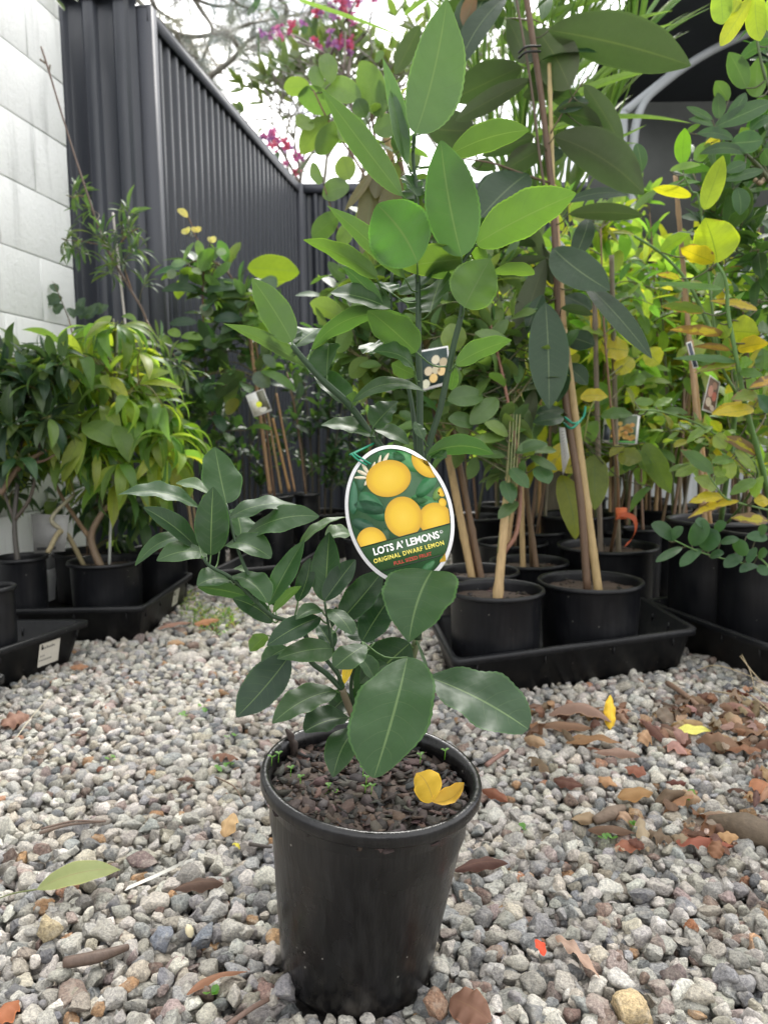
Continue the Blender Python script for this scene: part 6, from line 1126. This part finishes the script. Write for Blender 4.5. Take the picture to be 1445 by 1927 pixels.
litter(1100, 1338, .07, .022, -40, PK, 'short pinkish leaf leaning left of the curled yellow leaf', curl=.9, z=.024)
litter(1268, 1340, .075, .036, 15, RD1, 'reddish brown crumpled leaf between the trays and the pale yellow leaf', curl=.8, wave=.15)
litter(1405, 1375, .07, .045, -10, BR2, 'broad flat brown leaf at the right edge', curl=.3)
litter(1350, 1400, .085, .042, 160, BR2, 'broad brown leaf left of the one at the right edge', curl=.4)
litter(1228, 1375, .07, .03, 120, RD1, 'dark red brown leaf standing just left of the pale yellow leaf', curl=.7, lift=.4, z=.025)
litter(1195, 1496, .07, .036, 15, (0.26, 0.15, 0.06), 'curled brown leaf with a yellow edge amid the gravel at right', curl=.9, alpha=.0, fold=.6, z=.022)
litter(1430, 1480, .06, .042, 60, (0.32, 0.14, 0.07), 'orange brown leaf touching the right edge lower down', curl=.6)
litter(1068, 1472, .055, .028, -30, RD1, 'dark maroon leaf half buried right of the lemon pot', curl=.7, fold=.6)
litter(1195, 1450, .045, .03, -50, (0.20, 0.08, 0.05), 'small maroon leaf left of the broad brown leaves', curl=.5)
litter(1262, 1517, .035, .028, 80, BR1, 'small square brown leaf right of the curled yellow edged leaf', curl=.4)
litter(930, 1497, .06, .022, -50, (0.18, 0.07, 0.04), 'narrow brown leaf leaning by the rim of the lemon pot', curl=.9, z=.022)
litter(1150, 1565, .075, .022, -10, BR1, 'dark curled leaf low in the gravel beneath the yellow edged leaf', curl=.9)
litter(1325, 1588, .085, .032, -12, (0.24, 0.08, 0.05), 'curly red brown leaf by the spotted stone at right', curl=.8, wave=.2)
litter(1185, 1590, .05, .026, 10, (0.25, 0.10, 0.06), 'rust brown leaf fragment near the bottom of the litter', curl=.7)
litter(1160, 1420, .09, .02, -15, PK, 'thin pale pink strip of leaf below the tray', curl=.8)
litter(390, 1170, .09, .032, 35, (0.42, 0.21, 0.11), 'orange brown leaf on the far gravel near the green weeds', curl=.9, z=.022)
litter(330, 1178, .12, .018, 35, (0.34, 0.2, 0.15), 'pinkish strip of bark beside the tray of the light green bush', curl=.9, name='bark_strip')
litter(30, 1355, .07, .045, 60, (0.26, 0.15, 0.11), 'crumpled brown leaf at the left edge before the tray corner', curl=.7, wave=.2)
litter(150, 1255, .05, .02, 10, (0.3, 0.16, 0.09), 'small brown leaf beside the stickered tray', curl=.5)
litter(425, 1425, .06, .026, -20, (0.17, 0.09, 0.06), 'dark brown crumpled leaf left of the lemon pot rim', curl=.9, wave=.2)
litter(10, 1905, .04, .03, 70, (0.3, 0.11, 0.05), 'orange brown leaf in the bottom left corner', curl=.8)
litter(1085, 1800, .085, .015, -65, (0.36, 0.25, 0.19), 'torn pale pink leaf strip at lower right', curl=.3, wave=.3)
litter(885, 1900, .055, .04, -40, (0.17, 0.09, 0.06), 'rust coloured flake of bark right of the base of the lemon pot', curl=.3, name='bark_flake')
litter(375, 1668, .07, .022, 10, (0.09, 0.055, 0.04), 'dark flake of bark left of the lemon pot', curl=.8, name='bark_flake')
litter(905, 1632, .085, .02, 12, (0.09, 0.045, 0.035), 'long dark strip of bark right of the lemon pot', curl=.8, name='bark_strip')
litter(410, 1850, .075, .013, 30, (0.24, 0.12, 0.07), 'orange brown bark strip lying left of the base of the lemon pot', curl=.9, name='bark_strip')
for i in range(125):
    x = random.uniform(985, 1460); y = random.uniform(1285, 1400) if i < 85 else random.uniform(1380, 1600)
    if i % 3: x = 1445-abs(random.gauss(0, 1))*170; x = max(x, 990)
    if x < 1300 and y < 1310: y += 40
    litter(x, y, random.uniform(.02, .075), random.uniform(.012, .034), random.uniform(0, 360), jit(random.choice([BR1, BR2, PK, RD1, (0.3, 0.2, 0.12)]), .2), 'small dry brown leaf among the litter in front of the right trays', 'dry leaves in front of the right trays', curl=random.uniform(.3, 1.3), z=random.uniform(.012, .026), wave=random.uniform(.1, .3), tilt=.6, lift=random.gauss(0, .25))
for i in range(9):
    litter(random.uniform(20, 480), random.uniform(1240, 1500), random.uniform(.015, .04), random.uniform(.008, .018), random.uniform(0, 360), jit(random.choice([BR1, RD1, BR2]), .2), 'small dry leaf scrap scattered on the gravel left of the lemon pot', 'dry leaf scraps on the left gravel', curl=.6, z=.014)
def twig(pts, r, col, label, group=None, z=.018):
    q = [G(x, y, z+dz) for x, y, dz in pts]; mb = MB(); tube(mb, spline(q, 6), r, 6, col); return single(mb, 'twig', M['wood'], label, 'twig', q[0], group)
twig([(75, 1568, 0), (130, 1552, .004), (200, 1545, 0)], [.003, .002], (0.13, 0.09, 0.07), 'thin dark forked twig at the left on the gravel')
twig([(78, 1560, .002), (140, 1545, .008), (198, 1546, 0)], [.002, .001], (0.15, 0.1, 0.08), 'thinner twig lying along the dark forked one at left')
twig([(122, 1812, 0), (185, 1800, .005), (242, 1782, 0)], [.007, .0075, .004], (0.11, 0.075, 0.06), 'thick dark stick near the lower left corner')
twig([(428, 1930, 0), (470, 1900, .004), (505, 1880, 0)], [.003, .003], (0.16, 0.1, 0.08), 'brown stick at the bottom edge left of the pot')
twig([(405, 1462, 0), (440, 1480, .006), (460, 1512, 0)], [.0015, .001], (0.14, 0.09, 0.06), 'fine curved twig left of the pot rim')
twig([(470, 1588, 0), (495, 1592, .003), (512, 1594, 0)], [.003, .002], (0.06, 0.05, 0.045), 'short black twig touching the left side of the lemon pot')
twig([(915, 1440, 0), (935, 1425, .004), (955, 1412, 0)], [.005, .004], (0.2, 0.11, 0.09), 'short reddish stick right of the pot rim')
twig([(1255, 1285, 0), (1285, 1305, .006), (1320, 1335, 0)], [.007, .006], (0.22, 0.14, 0.1), 'brown stick lying before the corner of the right tray')
twig([(30, 1390, 0), (60, 1350, .004), (95, 1310, 0)], [.0012, .0008], (0.5, 0.45, 0.35), 'pale straw lying near the left edge')
for i, q in enumerate(([(1310, 1262, 0), (1345, 1252, .03), (1400, 1268, .02), (1440, 1290, 0)], [(1392, 1235, .05), (1420, 1270, .03), (1450, 1300, .0)], [(1395, 1232, .05), (1410, 1262, .03), (1418, 1290, .0)], [(1416, 1292, .02), (1440, 1310, .015), (1470, 1330, 0)], [(1340, 1300, .0), (1400, 1312, .01), (1450, 1345, 0)], [(1412, 1308, .02), (1430, 1322, .01), (1450, 1340, 0)])):
    twig(q, [.0016, .001], (0.42, 0.34, 0.22), 'dry straw coloured stalk sticking out of the litter at the right edge', 'dry stalks at the right edge')
mb = MB(); q = [G(238, 1672, .03), G(300, 1645, .034), G(345, 1622, .03), G(372, 1592, .03)]; l = spline(q, 6); k = len(l); w_ = np.linspace(.004, .0055, k); sd_ = V(.3, .8, .3)
mb.add(np.concatenate([l+np.outer(w_, nrm(sd_)), l-np.outer(w_, nrm(sd_))]), [(i, i+1, k+i+1, k+i) for i in range(k-1)], None, (0.55, 0.54, 0.48)); single(mb, 'plastic_strip', M['tag'], 'whitish plastic strip lying on the gravel beside the large fallen leaf', 'plastic strip', q[0])
mb = MB(); q = G(357, 1752, .024); lathe(mb, [(.0001, -.009), (.004, -.006), (.0055, 0), (.004, .006), (.0001, .009)], q, nrm(V(-.3, .2, .8)), 14, (0.62, 0.55, 0.36)); single(mb, 'seed', M['attr'], 'cream coloured bud lying among the stones at lower left', 'seed', q)
# bark chunk lower right
mb = MB(); q = [G(1335, 1548, .012), G(1400, 1560, .02), G(1480, 1590, .012)]; tube(mb, spline(q, 6), [.012, .026, .02], 12, (0.10, 0.075, 0.05)); single(mb, 'bark_chunk', M['bark'], 'large rough chunk of dark bark at the right edge', 'bark', q[0])
mb = MB(); q = [G(1118, 1545, .016), G(1150, 1530, .022), G(1172, 1520, .016)]; tube(mb, spline(q, 4), [.007, .012, .006], 9, (0.15, 0.11, 0.08)); single(mb, 'bark_chunk', M['bark'], 'small fibrous piece of bark left of the curled yellow edged leaf', 'bark', q[0])
# ordinary big stones that stand out
def rock(px_, py_, r, col, label, z=.01):
    vs, f = stone_variants(3, 1); q = G(px_, py_, z); mb = MB(); mb.add(vs[0]*r+q, f, None, col); single(mb, 'stone', M['stone'], label, 'stone', q)
rock(810, 1888, .018, (0.34, 0.21, 0.14), 'orange brown stone against the foot of the lemon pot on its right'); rock(1302, 1748, .012, (0.32, 0.14, 0.07), 'rust orange stone at lower right'); rock(536, 1862, .022, (0.30, 0.29, 0.30), 'grey round stone touching the left foot of the lemon pot', .012)
rock(505, 1868, .016, (0.30, 0.2, 0.17), 'brown angular stone left of the grey one by the pot'); rock(1182, 1908, .026, (0.62, 0.48, 0.28), 'big yellowish stone at the bottom right'); rock(270, 1622, .023, (0.20, 0.15, 0.14), 'dark stone with a rusty side left of the pot'); rock(1318, 1570, .019, (0.6, 0.45, 0.38), 'pinkish spotted stone beside the bark chunk'); rock(300, 1765, .022, (0.24, 0.26, 0.30), 'slate blue stone at lower left'); rock(385, 1765, .02, (0.2, 0.22, 0.25), 'flat blue grey stone near the cream bud')
rock(95, 1755, .022, (0.46, 0.38, 0.24), 'tan pitted stone at the lower left near the stick')
# weeds
mb = MB()
for _ in range(260):
    cx, cy = random.choice([(375, 1155), (400, 1165), (430, 1160), (350, 1145), (385, 1175), (420, 1180), (350, 1130)]); q = G(cx+random.gauss(0, 16), cy+random.gauss(0, 8), .004); a = random.uniform(0, 6.28); d = nrm(V(cos(a), sin(a), random.uniform(.2, .9))); leaf_mesh(mb, q, q+d*random.uniform(.015, .045), V(0, 0, 1), random.uniform(.005, .011), rows=4, cols=1, bow=.15, col=jit(random.choice([(0.13, 0.22, 0.06), (0.10, 0.19, 0.05), (0.25, 0.27, 0.09)]), .2))
tag(mb.build('weeds', M['soft'], None), 'patch of low bright green weeds on the gravel behind the lemon', 'weeds', kind='stuff')
mb = MB()
for (px_, py_) in ((382, 1337), (350, 1345), (410, 1447), (428, 1438), (435, 1385), (210, 1430), (420, 1196), (1140, 1580), (1300, 1502), (1200, 1500), (960, 1322), (985, 1560), (400, 1868), (1195, 1555)):
    for k in range(4): q = G(px_+random.gauss(0, 5), py_+random.gauss(0, 3), .014); a = random.uniform(0, 6.28); d = nrm(V(cos(a), sin(a), .5)); leaf_mesh(mb, q, q+d*.012, V(0, 0, 1), .009, rows=4, cols=1, ab=(.6, .4), col=(0.10, 0.24, 0.05))
tag(mb.build('sprouts', M['soft'], None), 'tiny green seedlings scattered between the stones', 'seedlings', kind='stuff')
